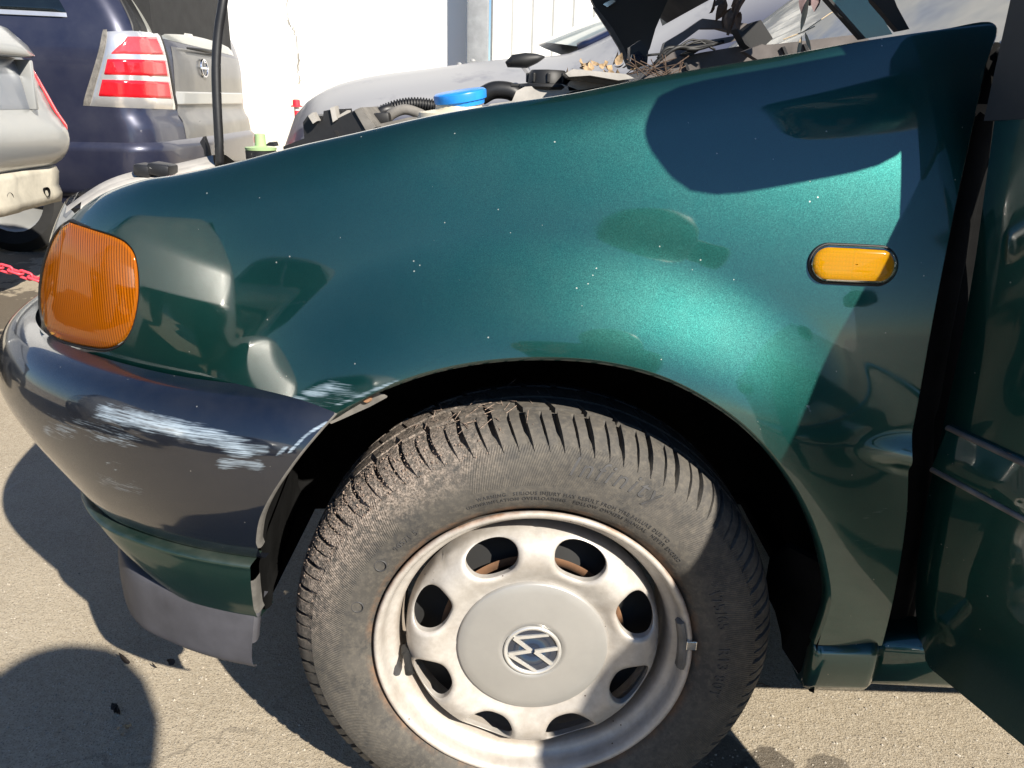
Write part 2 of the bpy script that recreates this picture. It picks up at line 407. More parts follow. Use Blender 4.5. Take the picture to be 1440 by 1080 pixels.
def tyre_material():
    m, nt, bs = newmat('tyre_rubber')
    tc = nt.nodes.new('ShaderNodeTexCoord'); ob = tc.outputs['Object']
    mp = N(nt, 'ShaderNodeMapping'); mp.inputs['Location'].default_value = (0.6 - HUB.x, 0, -HUB.z); L(nt, ob, mp.inputs[0])
    sx = nt.nodes.new('ShaderNodeSeparateXYZ'); L(nt, mp.outputs[0], sx.inputs[0])
    X, Z = sx.outputs[0], sx.outputs[2]
    rr = math_(nt, 'SQRT', math_(nt, 'ADD', math_(nt, 'POWER', X, 2), math_(nt, 'POWER', Z, 2)))
    th = math_(nt, 'ARCTAN2', Z, X)
    # fine radial ribbing in bands of the sidewall
    ribs = math_(nt, 'SINE', math_(nt, 'MULTIPLY_ADD', th, 560.0, math_(nt, 'MULTIPLY', rr, 900.0)))
    band = math_(nt, 'MULTIPLY', math_(nt, 'GREATER_THAN', rr, 0.2165), math_(nt, 'LESS_THAN', rr, 0.2585))
    arc = math_(nt, 'GREATER_THAN', math_(nt, 'SINE', math_(nt, 'MULTIPLY_ADD', th, 2.0, 0.5)), -0.92)
    band = math_(nt, 'MULTIPLY', band, arc)
    n1 = tex(nt, 10, 8, 0.68, ob); n2 = tex(nt, 130, 6, 0.75, ob); n3 = tex(nt, 420, 3, 0.7, ob)
    dust = math_(nt, 'MULTIPLY_ADD', ramp(nt, n1, 0.28, 0.72), 0.62, 0.26)
    # soil caked on the shoulder that leads the wheel (front upper quarter)
    ang = math_(nt, 'COSINE', math_(nt, 'SUBTRACT', th, 2.45))
    soil = math_(nt, 'MULTIPLY', math_(nt, 'MULTIPLY_ADD', ang, 3.4, -2.45, True), math_(nt, 'MULTIPLY_ADD', rr, 26.0, -5.65, True))
    soilf = math_(nt, 'MULTIPLY', soil, ramp(nt, n2, 0.36, 0.56))
    c = mixc(nt, dust, (0.020, 0.020, 0.020), (0.118, 0.108, 0.094))
    patch = ramp(nt, tex(nt, 26, 6, 0.75, ob), 0.52, 0.60)
    c = mixc(nt, math_(nt, 'MULTIPLY', patch, 0.42), c, (0.035, 0.036, 0.038))
    c = mixc(nt, math_(nt, 'MULTIPLY', ramp(nt, n2, 0.45, 0.75), 0.55), c, (0.17, 0.15, 0.12))
    c = mixc(nt, soilf, c, mixc(nt, ramp(nt, n3, 0.35, 0.65), (0.06, 0.045, 0.035), (0.52, 0.43, 0.36)))
    rust = math_(nt, 'MULTIPLY', math_(nt, 'MULTIPLY', math_(nt, 'SUBTRACT', 0.192, rr), 160.0, None, True), ramp(nt, tex(nt, 34, 6, 0.7, ob), 0.42, 0.62))
    c = mixc(nt, math_(nt, 'MULTIPLY', rust, 0.55), c, (0.24, 0.13, 0.07))
    L(nt, c, bs.inputs['Base Color'])
    bs.inputs['Roughness'].default_value = 0.78; bs.inputs['Specular IOR Level'].default_value = 0.35
    h = math_(nt, 'MULTIPLY_ADD', math_(nt, 'MULTIPLY', ribs, band), 0.30, math_(nt, 'MULTIPLY', n2, 0.55))
    h = math_(nt, 'MULTIPLY_ADD', math_(nt, 'MULTIPLY', soilf, n3), 2.2, h)
    bump(nt, h, 0.55, 0.0013, bs)
    return m
M['tyre'] = tyre_material()
M['tyre_text'] = simple('tyre_lettering', (0.050, 0.049, 0.050), 0.62, var=0.35, vscale=60)

def concrete():
    m, nt, bs = newmat('concrete_yard')
    tc = nt.nodes.new('ShaderNodeTexCoord'); ob = tc.outputs['Object']
    big = tex(nt, 0.9, 8, 0.62, ob); mid = tex(nt, 6.5, 8, 0.7, ob); fine = tex(nt, 95, 4, 0.8, ob); gr = tex(nt, 330, 3, 0.75, ob)
    c = mixc(nt, ramp(nt, big, 0.32, 0.68), (0.33, 0.27, 0.185), (0.43, 0.365, 0.27))
    c = mixc(nt, math_(nt, 'MULTIPLY', ramp(nt, mid, 0.42, 0.66), 0.65), c, (0.29, 0.24, 0.17))
    c = mixc(nt, math_(nt, 'MULTIPLY', ramp(nt, fine, 0.38, 0.62), 0.55), c, (0.52, 0.455, 0.35))
    c = mixc(nt, math_(nt, 'MULTIPLY', ramp(nt, gr, 0.54, 0.64), 0.85), c, (0.085, 0.07, 0.055))
    v = N(nt, 'ShaderNodeTexVoronoi', i_Scale=170.0); L(nt, ob, v.inputs['Vector'])
    peb = math_(nt, 'MULTIPLY', math_(nt, 'LESS_THAN', v.outputs['Distance'], 0.16), math_(nt, 'GREATER_THAN', tex(nt, 40, 2, 0.5, ob), 0.55))
    c = mixc(nt, math_(nt, 'MULTIPLY', peb, 0.7), c, (0.62, 0.58, 0.50))
    # cracks and pale scrape lines
    ve = N(nt, 'ShaderNodeTexVoronoi', i_Scale=0.9, feature='DISTANCE_TO_EDGE')
    wv = nt.nodes.new('ShaderNodeVectorMath'); wv.operation = 'ADD'; L(nt, ob, wv.inputs[0])
    nz = N(nt, 'ShaderNodeTexNoise', i_Scale=3.5, i_Detail=6.0); L(nt, ob, nz.inputs['Vector'])
    s2 = nt.nodes.new('ShaderNodeVectorMath'); s2.operation = 'SCALE'; L(nt, nz.outputs['Color'], s2.inputs[0]); s2.inputs['Scale'].default_value = 0.35
    L(nt, s2.outputs[0], wv.inputs[1]); L(nt, wv.outputs[0], ve.inputs['Vector'])
    crack = math_(nt, 'MULTIPLY', math_(nt, 'LESS_THAN', ve.outputs['Distance'], 0.0022), ramp(nt, big, 0.50, 0.56))
    c = mixc(nt, math_(nt, 'MULTIPLY', crack, 0.30), c, (0.07, 0.06, 0.05))
    sc = ramp(nt, tex(nt, 9, 4, 0.6, ob, stretch=(1.0, 0.10, 1)), 0.66, 0.70)
    c = mixc(nt, math_(nt, 'MULTIPLY', sc, 0.30), c, (0.55, 0.51, 0.44))
    # oil stains with a shape of their own
    def spot(x, y, r, amt, c):
        p = nt.nodes.new('ShaderNodeVectorMath'); p.operation = 'DISTANCE'; L(nt, ob, p.inputs[0]); p.inputs[1].default_value = (x, y, 0)
        d = math_(nt, 'MULTIPLY_ADD', math_(nt, 'SUBTRACT', mid, 0.5), r * 2.6, p.outputs['Value'])
        f = math_(nt, 'MULTIPLY', math_(nt, 'SUBTRACT', r, d), 1 / (0.10 * r), None, True)
        f = math_(nt, 'MULTIPLY', f, amt)
        return mixc(nt, f, c, (0.06, 0.048, 0.036)), f
    wet = None
    for x, y, r, a in STAINS:
        c, f = spot(x, y, r, a, c); wet = f if wet is None else math_(nt, 'MAXIMUM', wet, f)
    L(nt, c, bs.inputs['Base Color'])
    L(nt, math_(nt, 'MULTIPLY_ADD', wet, -0.25, 0.88), bs.inputs['Roughness'])
    h = math_(nt, 'MULTIPLY_ADD', gr, 0.7, math_(nt, 'MULTIPLY_ADD', fine, 0.8, mid))
    h = math_(nt, 'MULTIPLY_ADD', crack, -0.6, h)
    bump(nt, h, 0.7, 0.005, bs)
    return m
_a = hit_z(1085, 1085, 0); _b = hit_z(1010, 1066, 0); _c = hit_z(1170, 1090, 0)
STAINS = [(_a.x, _a.y, 0.045, 0.75), (_b.x, _b.y, 0.05, 0.7), (_c.x, _c.y, 0.04, 0.6), (-3.2, 3.2, 0.7, 0.7), (-2.3, 2.3, 0.45, 0.75), (-2.6, 1.7, 0.35, 0.6), (1.4, -1.8, 0.5, 0.5)]
M['concrete'] = concrete()

# ------------------------------------------------------------------ the ground
def ground():
    n = 60; ext = 90.0; rows = []
    ax = [math.copysign(abs(t) ** 2.2, t) * ext for t in [(-1 + 2 * i / n) for i in range(n + 1)]]
    for x in ax: rows.append([(x, y, 0.0) for y in ax])
    g = grid('ground', rows, M['concrete'], flip=False, smooth=False)
    g['kind'] = 'structure'
ground()

# ================================================================== THE GREEN HATCHBACK
car = thing('hatchback', (0.6, 0.8, 0.0), 'dark green hatchback with its bonnet up, door open and scuffed front bumper', 'car')

# ---- body-side surface: y = FS(x, z)
def y_base(x, z):
    y = (z - 0.52) ** 2 / (2 * (1.02 if z > 0.52 else 1.6))
    f = max(0.0, -x - 0.10)
    y += 0.80 * f ** 2.25
    y += 0.012 * (x - 0.1) ** 2
    r = math.hypot(x, z - 0.28)
    y -= 0.024 * (1 - sstep(0.345, 0.475, r)) * (1 - 0.55 * sstep(0.20, 0.40, x)) - 0.006
    return y
ROLLD, ROLLN = 0.050, 2.2
def rollw(x): return 0.022 * (1 - 0.9 * sstep(0.20, 0.36, x))
TOP_PX = [(1398, 33), (1320, 42), (1200, 60), (1100, 78), (1000, 94), (900, 112), (800, 132), (690, 148), (600, 164), (500, 187), (420, 205), (330, 228), (250, 245), (200, 253), (150, 270), (118, 290), (97, 309)]
crest = []
for px, py in TOP_PX:
    y = 0.06
    for _ in range(30):
        p = hit_y(px, py, y); y = 0.5 * y + 0.5 * (y_base(p.x, p.z) + rollw(p.x))
    crest.append(hit_y(px, py, y))
ZTOP = sorted([(p.x, p.z) for p in crest])
MOULD = [hit_y(1250, 655, 0.0), hit_y(1250, 604, 0.0)]
def FS(x, z):
    y = y_base(x, z)
    zt = sinterp(ZTOP, x); t = clamp((z - (zt - ROLLD)) / ROLLD)
    y += rollw(x) * (1 - max(0.0, 1 - t ** ROLLN) ** (1 / ROLLN))
    zl, zh = MOULD[0].z, MOULD[1].z
    u = (z - zl) / (zh - zl)
    a = sstep(0.305, 0.385, x - 0.035 * (u - 0.5) ** 2 * 4)
    if a > 0:
        b = (1 - u) ** 1.5 if 0 <= u <= 1 else (0 if u > 1 else 1 - sstep(0, 0.55, -u))
        y -= 0.0135 * a * b
    return y
def hitF(px, py, fn=None, d0=0.45, d1=1.6):
    fn = fn or FS
    r = ray(px, py); prev = None; n = 240
    for i in range(n + 1):
        d = lerp(d0, d1, i / n); p = CAM + r * d
        g = p.y - fn(p.x, p.z)
        if prev is not None and prev[1] < 0 <= g:
            a, b = prev[0], d
            for _ in range(40):
                m_ = (a + b) / 2; q = CAM + r * m_
                if q.y - fn(q.x, q.z) < 0: a = m_
                else: b = m_
            return CAM + r * ((a + b) / 2)
        prev = (d, g)
    return hit_y(px, py, 0.12)
def xz(px, py): p = hitF(px, py); return Vector((p.x, p.z, 0))

GAP_PX = [(104, 496), (150, 512), (200, 527), (260, 542), (330, 560), (400, 577), (447, 585)]
ARCH_PX = [(468, 583), (500, 564), (530, 548), (600, 523), (680, 507), (765, 502), (850, 508), (930, 528), (1000, 563), (1060, 609), (1110, 668), (1145, 733), (1164, 800), (1168, 850), (1150, 907)]
REAR_PX = [(1398, 33), (1386, 90), (1371, 160), (1356, 230), (1341, 300), (1323, 390), (1306, 480), (1290, 570), (1283, 640), (1275, 720), (1264, 800), (1250, 870), (1240, 908)]
LAMP_R = [(104, 496), (128, 495), (150, 495), (172, 485), (187, 461), (195, 425), (196, 392), (191, 360), (181, 343), (164, 332), (130, 321), (97, 309)]
inner = Poly([xz(*p) for p in GAP_PX + ARCH_PX])
crest_f2r = [Vector((p.x, p.z, 0)) for p in crest[::-1]]
rear_pts = [xz(*p) for p in REAR_PX[1:]]
outer = Poly(crest_f2r + rear_pts, smooth=6)
left = Poly([xz(*p) for p in LAMP_R[:-1]] + [crest_f2r[0]])
right = Poly([inner.p[-1], outer.p[-1]], 0)
# matching parameters: corner of the fender (top rear) maps to a chosen inner parameter
def fender():
    nu, nv = 400, 90
    corner_t = Poly(crest_f2r, 6).len / outer.len
    tab = [(0, 0), (0.16, 0.22), (0.33, 0.36), (0.47, 0.50), (0.72, corner_t * 1.0), (1, 1)]
    rows = []; c00, c10, c01, c11 = inner.at(0), inner.at(1), outer.at(0), outer.at(1)
    for i in range(nu + 1):
        s = i / nu; so = interp(tab, s) if True else s
        # smooth the piecewise map a little
        so = sum(interp(tab, clamp(s + k * 0.01)) for k in range(-5, 6)) / 11 if 0.06 < s < 0.94 else so
        a, b = inner.at(s), outer.at(so); row = []
        for j in range(nv + 1):
            t = math.sin(0.5 * math.pi * j / nv) ** 1.0 if so < corner_t else lerp(j / nv, math.sin(0.5 * math.pi * j / nv), clamp((1 - so) / (1 - corner_t)) ** 0.5)
            l, r_ = left.at(t), right.at(t)
            P = a.lerp(b, t) + l.lerp(r_, s) - (c00.lerp(c01, t)).lerp(c10.lerp(c11, t), s)
            row.append(Vector((P.x, FS(P.x, P.y), P.y)))
        rows.append(row)
    fo = grid('front_fender', rows, M['paint'], car, flip=False)
    return fo, rows
fender_o, frows = fender()
# returned flanges: arch lip, rear edge, top gutter
def strip(name, pts, offs, mat, parent, flip=False):
    rows = [[Vector(p) + Vector(o(p, i) if callable(o) else o) for o in offs] for i, p in enumerate(pts)]
    return grid(name, rows, mat, parent, flip)
arch3 = [r[0] for r in frows]
ARCH_I = next(i for i, p in enumerate(arch3) if p.x > hitF(447, 585).x)
def toward_hub(d, dy):
    return lambda p, i: (-(p.x) / math.hypot(p.x, p.z - .28) * d, dy, -(p.z - .28) / math.hypot(p.x, p.z - .28) * d)
strip('fender_lip', arch3[ARCH_I:], [(0, 0, 0), toward_hub(0.004, 0.002), toward_hub(0.005, 0.014)], M['paint_door'], fender_o)
rear3 = frows[-1][::-1]
outer3 = [r[-1] for r in frows]
ci = min(range(len(outer3)), key=lambda i: (outer3[i] - crest[0]).length)
strip('fender_rear_flange', outer3[ci:], [(0, 0, 0), (0.003, 0.004, 0), (0.002, 0.03, 0)], M['paint_door'], fender_o)
strip('fender_top_flange', outer3[:ci + 1], [(0, 0, 0), (0, 0.010, -0.0005), (0, 0.022, -0.004), (0, 0.026, -0.03), (0, 0.05, -0.034)], M['paint_door'], fender_o)
strip('bumper_gap_flange', arch3[:ARCH_I + 4], [(0, 0, 0), (0, 0.004, -0.001), (0, 0.05, 0.004)], M['black_plastic'], fender_o)

# scuffs: 3-D polylines on the panel with a width; stored as a point attribute
def add_scuff(o, lines):
    me = o.data; base = wloc(o); att = me.attributes.new('scuff', 'FLOAT', 'POINT'); vals = []
    segs = []
    for pts, wd, st in lines:
        for a, b in zip(pts[:-1], pts[1:]): segs.append((a, b, wd, st))
    for v in me.vertices:
        p = v.co + base; best = 0.0
        for a, b, wd, st in segs:
            ab = b - a; t = clamp((p - a).dot(ab) / max(ab.length_squared, 1e-9)); d = (p - a - ab * t).length
            if d < wd: best = max(best, st * (1 - (d / wd) ** 2))
        vals.append(best)
    att.data.foreach_set('value', vals)
def pxline(pts, fn=None): return [hitF(*p, fn) for p in pts]
add_scuff(fender_o, [
    (pxline([(405, 570), (440, 553), (470, 543), (490, 548)]), 0.011, 0.80),
    (pxline([(440, 570), (480, 560), (510, 553)]), 0.009, 0.62),
    (pxline([(395, 570), (430, 572)]), 0.004, 0.9),
    (pxline([(470, 571), (520, 551), (560, 535)]), 0.0035, 0.75),
    (pxline([(1195, 740), (1215, 765), (1235, 775)]), 0.018, 0.42),
    (pxline([(1205, 735), (1245, 715)]), 0.006, 0.50),
    (pxline([(1118, 545), (1140, 580)]), 0.0025, 0.75),
])

# ---- bumper: swept section along a plan path
PATH = Poly([(-0.150, -0.026, 0), (-0.25, -0.030, 0), (-0.34, -0.019, 0), (-0.43, 0.010, 0), (-0.53, 0.063, 0), (-0.622, 0.130, 0), (-0.695, 0.215, 0), (-0.742, 0.315, 0), (-0.775, 0.45, 0), (-0.795, 0.62, 0), (-0.802, 0.83, 0)], 10)
full = PATH.p + [Vector((p.x, 1.66 - p.y, 0)) for p in PATH.p[::-1][1:]]
FULL = Poly(full, 0)
def path_at_x(x, inset=0.0):
    """arc position where the near side of the path reaches x"""
    for i in range(1, len(FULL.p)):
        if FULL.p[i].x <= x:
            a, b = FULL.p[i - 1], FULL.p[i]
            t = (a.x - x) / max(a.x - b.x, 1e-9)
            return lerp(FULL.c[i - 1], FULL.c[i], clamp(t))
    return 0
def path_pt(arc, inset):
    t = arc / FULL.len; p = FULL.at(t); q = FULL.at(min(1, t + 0.002)); o = FULL.at(max(0, t - 0.002))
    d = (q - o).normalized(); n = Vector((d.y, -d.x, 0))       # right of travel
    n = n if n.dot(Vector((p.x + 0.2, p.y - 0.83, 0))) < 0 else -n   # points inward
    return p + n * inset
def sweep(name, prof, xend, mat, parent, ns=150, nz=8, x_far=None, dense=None, taper=None):
    """prof: list of (inset, z) from top to bottom; xend(z): where the panel stops at the wheel arch"""
    pr = Poly([(a, b, 0) for a, b in prof], 8); npf = dense or len(prof) * nz; rows = []
    for j in range(npf + 1):
        q = pr.at(j / npf); a0 = path_at_x(xend(q.y)); row = []
        a1 = FULL.len - a0
        for i in range(ns + 1):
            u = i / ns; u = (u ** 1.5) * 0.5 / (0.5 ** 1.5) if u < 0.5 else 1 - ((1 - u) ** 1.5) * 0.5 / (0.5 ** 1.5)
            arc = lerp(a0, a1, u)
            p = path_pt(arc, q.x + (taper(q.y, min(arc, FULL.len - arc)) if taper else 0))
            row.append(Vector((p.x, p.y, q.y)))
        rows.append(row)
    return grid(name, rows, mat, parent, flip=True), rows
def xend_tab(pxs, y):
    t = sorted([(hit_y(px, py, y).z, hit_y(px, py, y).x) for px, py in pxs]); return lambda z: sinterp(t, z)
be = xend_tab([(466, 592), (445, 612), (420, 640), (398, 670), (377, 703), (362, 735), (352, 773)], -0.028)
ZB1 = 0.398
bump_o, brows = sweep('front_bumper', [(0.055, 0.588), (0.034, 0.585), (0.020, 0.576), (0.010, 0.560), (0.003, 0.537), (0.0, 0.505), (0.002, 0.470), (0.008, 0.440), (0.017, 0.415), (0.026, 0.400), (0.040, 0.398)], be, M['bumper'], car, ns=260, dense=90, taper=lambda z, a: 0.090 * clamp((0.520 - z) / 0.122) ** 1.7 * sstep(0.34, 0.68, a))
def bump_surf(px, py):
    best = None
    r = ray(px, py).normalized()
    for row in brows:
        for p in row[:170]:
            v = p - CAM; d = (v - r * v.dot(r)).length
            if best is None or d < best[0]: best = (d, p)
    return best[1]
def bl(pts): return [bump_surf(*p) for p in pts]
add_scuff(bump_o, [
    (bl([(60, 592), (100, 582), (150, 583), (200, 590), (260, 605), (310, 618), (345, 632)]), 0.017, 0.90),
    (bl([(70, 600), (130, 606), (190, 618)]), 0.026, 0.62),
    (bl([(330, 630), (375, 632)]), 0.010, 0.80),
    (bl([(310, 652), (340, 648), (365, 652)]), 0.012, 0.80),
    (bl([(115, 643), (150, 652)]), 0.0035, 0.85), (bl([(120, 653), (165, 662)]), 0.0030, 0.85),
    (bl([(115, 665), (150, 675), (190, 687)]), 0.016, 0.62),
    (bl([(160, 650), (240, 668)]), 0.006, 0.42),
    (bl([(35, 638), (60, 630)]), 0.004, 0.80), (bl([(38, 648), (62, 642)]), 0.003, 0.80), (bl([(50, 660), (66, 656)]), 0.003, 0.75),
    (bl([(10, 540), (30, 580), (50, 610)]), 0.010, 0.48), (bl([(70, 645), (85, 670)]), 0.008, 0.52),
    (bl([(405, 635), (430, 610), (462, 594)]), 0.0032, 0.95), (bl([(388, 638), (402, 630)]), 0.004, 0.85),
    (bl([(40, 478), (30, 500), (18, 530)]), 0.009, 0.50),
])
# rear return of the bumper in the wheel arch
endc = [row[0] for row in brows[12:-14]]
strip('bumper_end', endc, [(0, 0, 0), (0.0025, 0.001, 0), (0.0035, 0.005, 0), (0.0035, 0.013, 0.0)], M['trim_dark'], bump_o, flip=True)
strip('arch_liner', endc, [(0.0030, 0.012, 0), (-0.004, 0.05, 0.0), (-0.03, 0.30, 0)], M['liner'], bump_o, flip=True)
ve = xend_tab([(352, 772), (350, 800), (347, 840), (343, 872)], -0.012)
val_o, vrows = sweep('lower_valance', [(0.040, 0.400), (0.012, 0.3985), (0.0125, 0.394), (0.016, 0.372), (0.024, 0.345), (0.033, 0.322), (0.040, 0.312), (0.075, 0.308)], ve, M['valance'], car, ns=200, dense=40, taper=lambda z, a: (0.090 + 0.055 * clamp((0.40 - z) / 0.09)) * sstep(0.34 - 0.09 * clamp((0.40 - z) / 0.09), 0.68, a))
strip('valance_end', [row[0] for row in vrows[13:-12]], [(0, 0, 0), (0.0025, 0.001, 0), (0.004, 0.005, 0), (0.005, 0.016, 0.0)], M['trim_dark'], val_o, flip=True)
le = xend_tab([(345, 876), (344, 900), (342, 932)], 0.0)
strip('arch_liner', [row[0] for row in vrows[10:-6]], [(0.0045, 0.015, 0), (-0.004, 0.05, 0.0), (-0.03, 0.30, 0)], M['liner'], val_o, flip=True)
lip_o, lrows = sweep('lip_spoiler', [(0.070, 0.325), (0.042, 0.323), (0.036, 0.317), (0.033, 0.300), (0.032, 0.275), (0.033, 0.252), (0.037, 0.243), (0.043, 0.2405)], le, M['grey_plastic'], car, ns=180, dense=40, taper=lambda z, a: 0.105 * sstep(0.34, 0.64, a))
strip('lip_end', [row[0] for row in lrows[12:-15]], [(0, 0, 0), (0.003, 0.002, 0), (0.0045, 0.006, 0), (0.0035, 0.016, 0)], M['grey_plastic'], lip_o, flip=True)

# ---- front indicator lamp
LAMP_PX = [(97, 312), (130, 323), (163, 334), (180, 345), (190, 362), (194, 392), (193, 425), (185, 460), (171, 482), (150, 491.5), (120, 489), (85, 480), (66, 468), (57, 445), (55, 412), (60, 375), (71, 342), (83, 322)]
def y_front(x, z): # the body-side surface carried on round the corner
    return y_base(x, z) + 0.0
lp = Poly([Vector((hitF(px, py, y_front).x, hitF(px, py, y_front).z, 0)) for px, py in LAMP_PX + LAMP_PX[:1]], 6)
lc = sum((lp.at(i / 60) for i in range(60)), Vector()) / 60
def lamp_dome(name, scale_in, yo, bulge, mat, parent, rim=0.02, flip=False):
    nr, na = 22, 96; rows = []
    for i in range(nr + 1):
        k = i / nr; row = []
        for a in range(na):
            p = lc.lerp(lp.at(a / na), k * scale_in)
            row.append(Vector((p.x, y_front(p.x, p.y) + yo - bulge * (1 - k ** 4), p.y)))
        rows.append(row)
    if rim:
        rows.append([q + Vector((0, rim, 0)) for q in rows[-1]])
    return grid(name, rows, mat, parent, closed_v=True, flip=not flip)
lampp = lamp_dome('front_indicator', 0.985, 0.001, 0.0055, M['amber'], car)
# vertical flutes on the inside of the lens, reflector, bulb
fl = MB(); 
xs = [lp.at(i / 80).x for i in range(80)]; zs = [lp.at(i / 80).y for i in range(80)]
def inside(x, z):
    c = False; pts = [lp.at(i / 80) for i in range(80)]
    for i in range(80):
        a, b = pts[i - 1], pts[i]
        if (a.y > z) != (b.y > z) and x < (b.x - a.x) * (z - a.y) / (b.y - a.y) + a.x: c = not c
    return c
nfl = 44
for k in range(nfl):
    x = lerp(min(xs), max(xs), (k + 0.5) / nfl); zz = [z for z in [lerp(min(zs), max(zs), j / 40) for j in range(41)] if inside(lc.x + (x - lc.x) / 0.93, lc.y + (z - lc.y) / 0.93)]
    if len(zz) < 3: continue
    fl.tube([(x, y_front(x, z) + 0.0015, z) for z in (zz[::4] + [zz[-1]])], 0.0009, 5)
fl.build('lens_flutes', M['amber'], lampp, smooth=True)
bowl = []
for i in range(15):
    k = i / 14; row = []
    for a in range(64):
        p = lc.lerp(lp.at(a / 64), 0.96 * k)
        row.append(Vector((p.x + 0.006 * (1 - k), y_front(p.x, p.y) + 0.010 + 0.055 * (1 - k ** 2.2), p.y)))
    bowl.append(row)
grid('reflector', bowl, M['reflector'], lampp, closed_v=True)
bc = Vector((lc.x + 0.005, y_front(lc.x, lc.y) + 0.04, lc.y - 0.03))
MB().lathe([(-0.022, 0.001), (-0.019, 0.006), (-0.012, 0.0095), (-0.002, 0.009), (0.006, 0.006), (0.02, 0.007)], bc, 'y', 16).build('bulb', M['amber'], lampp, smooth=True)
MB().box((lc.x + 0.012, y_front(lc.x, lc.y) + 0.035, lc.y + 0.022), (0.062, 0.012, 0.075), Matrix.Rotation(R(-28), 3, 'Z'), 0.006).build('lamp_shield', M['lamp_grey'], lampp, auto=30)
# dark seal round the lamp
seal = []
for a in range(97):
    p = lp.at(a / 96); o = p + (p - lc).normalized() * 0.0022
    yy = y_front(p.x, p.y)
    seal.append([Vector((p.x, yy + 0.004, p.y)), Vector((p.x, yy + 0.0012, p.y)), Vector((o.x, yy + 0.0014, o.y)), Vector((o.x, yy + 0.012, o.y))])
grid('lamp_seal', seal, M['gasket'], lampp)
# ---- headlamp: clear glass in front of it, wrapping to the nose
HL = Poly([(*hitF(83, 322, y_front).xy, 0), (-0.655, 0.245, 0), (-0.705, 0.35, 0), (-0.735, 0.50, 0)], 8)
def head_rows(off, zt0, zb0):
    rows = []
    for i in range(25):
        u = i / 24; p = HL.at(u); row = []
        zt = lerp(hitF(90, 312, y_front).z, 0.735, u); zb = lerp(hitF(70, 466, y_front).z, 0.60, u)
        for j in range(13):
            v = j / 12; z = lerp(zt, zb, v); lean = 0.55 * (z - 0.62) ** 1.0 * 0.5 + 0.010 * (2 * v - 1) ** 2
            base = hitF(lerp(92, 60, v ** 0.8), lerp(312, 466, v), y_front) if u == 0 else None
            q = Vector((p.x + 0.02 + lean - off * 0.8, p.y + lean * 0.6 + off * 0.2 if False else p.y + lean * 0.5 + off * 0.5, z))
            if base is not None: edge0.setdefault(j, base)
            w_ = sstep(0, 0.35, u); e = edge0[j] + Vector((-0.0035, 0.0005, 0))
            row.append(e.lerp(q, w_) if u < 0.35 else q)
        rows.append(row)
    return rows
edge0 = {}
hr = head_rows(0, 0, 0)
headl = grid('headlamp', hr, M['lamp_glass'], car, flip=True)
grid('headlamp_reflector', [[p + Vector((0.045, 0.03, 0)) for p in r] for r in hr], M['reflector'], headl, flip=True)
# strip of painted filler below the lamp
fp = [hitF(px, py, y_front) for px, py in [(56, 462), (62, 470), (85, 484), (103, 491)]]
fb = [hitF(px, py, y_front) for px, py in [(58, 482), (66, 489), (85, 497), (103, 512)]]
pa, pb = Poly(fp, 4), Poly(fb, 4)
grid('lamp_filler_panel', [[pa.at(i / 16).lerp(pb.at(i / 16), j / 4) + Vector((0, -0.0005, 0)) for j in range(5)] + [pb.at(i / 16) + Vector((0, 0.03, 0))] for i in range(17)], M['paint_door'], car)

# ---- side repeater in the fender
ic = hitF(1199, 372); 
e = 1e-3
nI = Vector(((FS(ic.x + e, ic.z) - FS(ic.x - e, ic.z)) / (2 * e), -1, (FS(ic.x, ic.z + e) - FS(ic.x, ic.z - e)) / (2 * e))).normalized()
tX = Vector((1, 0, 0)); tX = (tX - nI * tX.dot(nI)).normalized(); tZ = tX.cross(nI)
if tZ.z < 0: tZ = -tZ
tilt = R(-1.0); tX, tZ = tX * math.cos(tilt) + tZ * math.sin(tilt), tZ * math.cos(tilt) - tX * math.sin(tilt)
iw = (hitF(1262, 373) - hitF(1136, 371)).length / 2; ih = (hitF(1199, 344) - hitF(1199, 401)).length / 2
def slot(k, off, n=48):
    h = ih * k; wv = iw - ih + h; r_ = []
    for a in range(n):
        t = 2 * math.pi * a / n; cx = (iw - ih) * (1 if math.cos(t) > 0 else -1) if abs(math.cos(t)) > 1e-6 else 0
        r_.append(ic + tX * (cx * (1 if k > 0.5 else k * 2) + h * math.cos(t)) + tZ * (h * math.sin(t)) + nI * off)
    return r_
rep = grid('side_indicator', [slot(0.905, -0.004), slot(0.90, 0.003), slot(0.86, 0.0062), slot(0.72, 0.0080), slot(0.5, 0.0088), slot(0.25, 0.0091), slot(0.02, 0.0092)], M['amber_side'], car, closed_v=True)
grid('gasket', [slot(1.03, 0.0004), slot(1.0, 0.0022), slot(0.93, 0.0030), slot(0.905, 0.0020), slot(0.905, -0.003)], M['gasket'], rep, closed_v=True)
grid('reflector', [slot(0.88, -0.002), slot(0.6, -0.008), slot(0.02, -0.009)], M['reflector'], rep, closed_v=True)
pm = MB()
for i in range(-11, 12):
    for j in range(-3, 4):
        if i == 0: continue
        x = i * 0.0033; z = j * 0.0042
        if abs(x) > iw - ih and math.hypot(abs(x) - iw + ih, z) > ih * 0.8: continue
        if abs(z) > ih * 0.82: continue
        c = ic + tX * x + tZ * z + nI * 0.003
        pm.add([c - tX * .0013 - tZ * .0016, c + tX * .0013 - tZ * .0016, c + tX * .0013 + tZ * .0016, c - tX * .0013 + tZ * .0016, c + nI * .0016], [(0, 1, 4), (1, 2, 4), (2, 3, 4), (3, 0, 4)])
po = pm.build('lens_prisms', M['amber_side'], rep)
MB().box(ic + nI * 0.004, (0.0008, 0.003, ih * 1.2), Matrix((tX, -nI, tZ)).transposed()).build('lens_rib', M['amber_side'], rep)

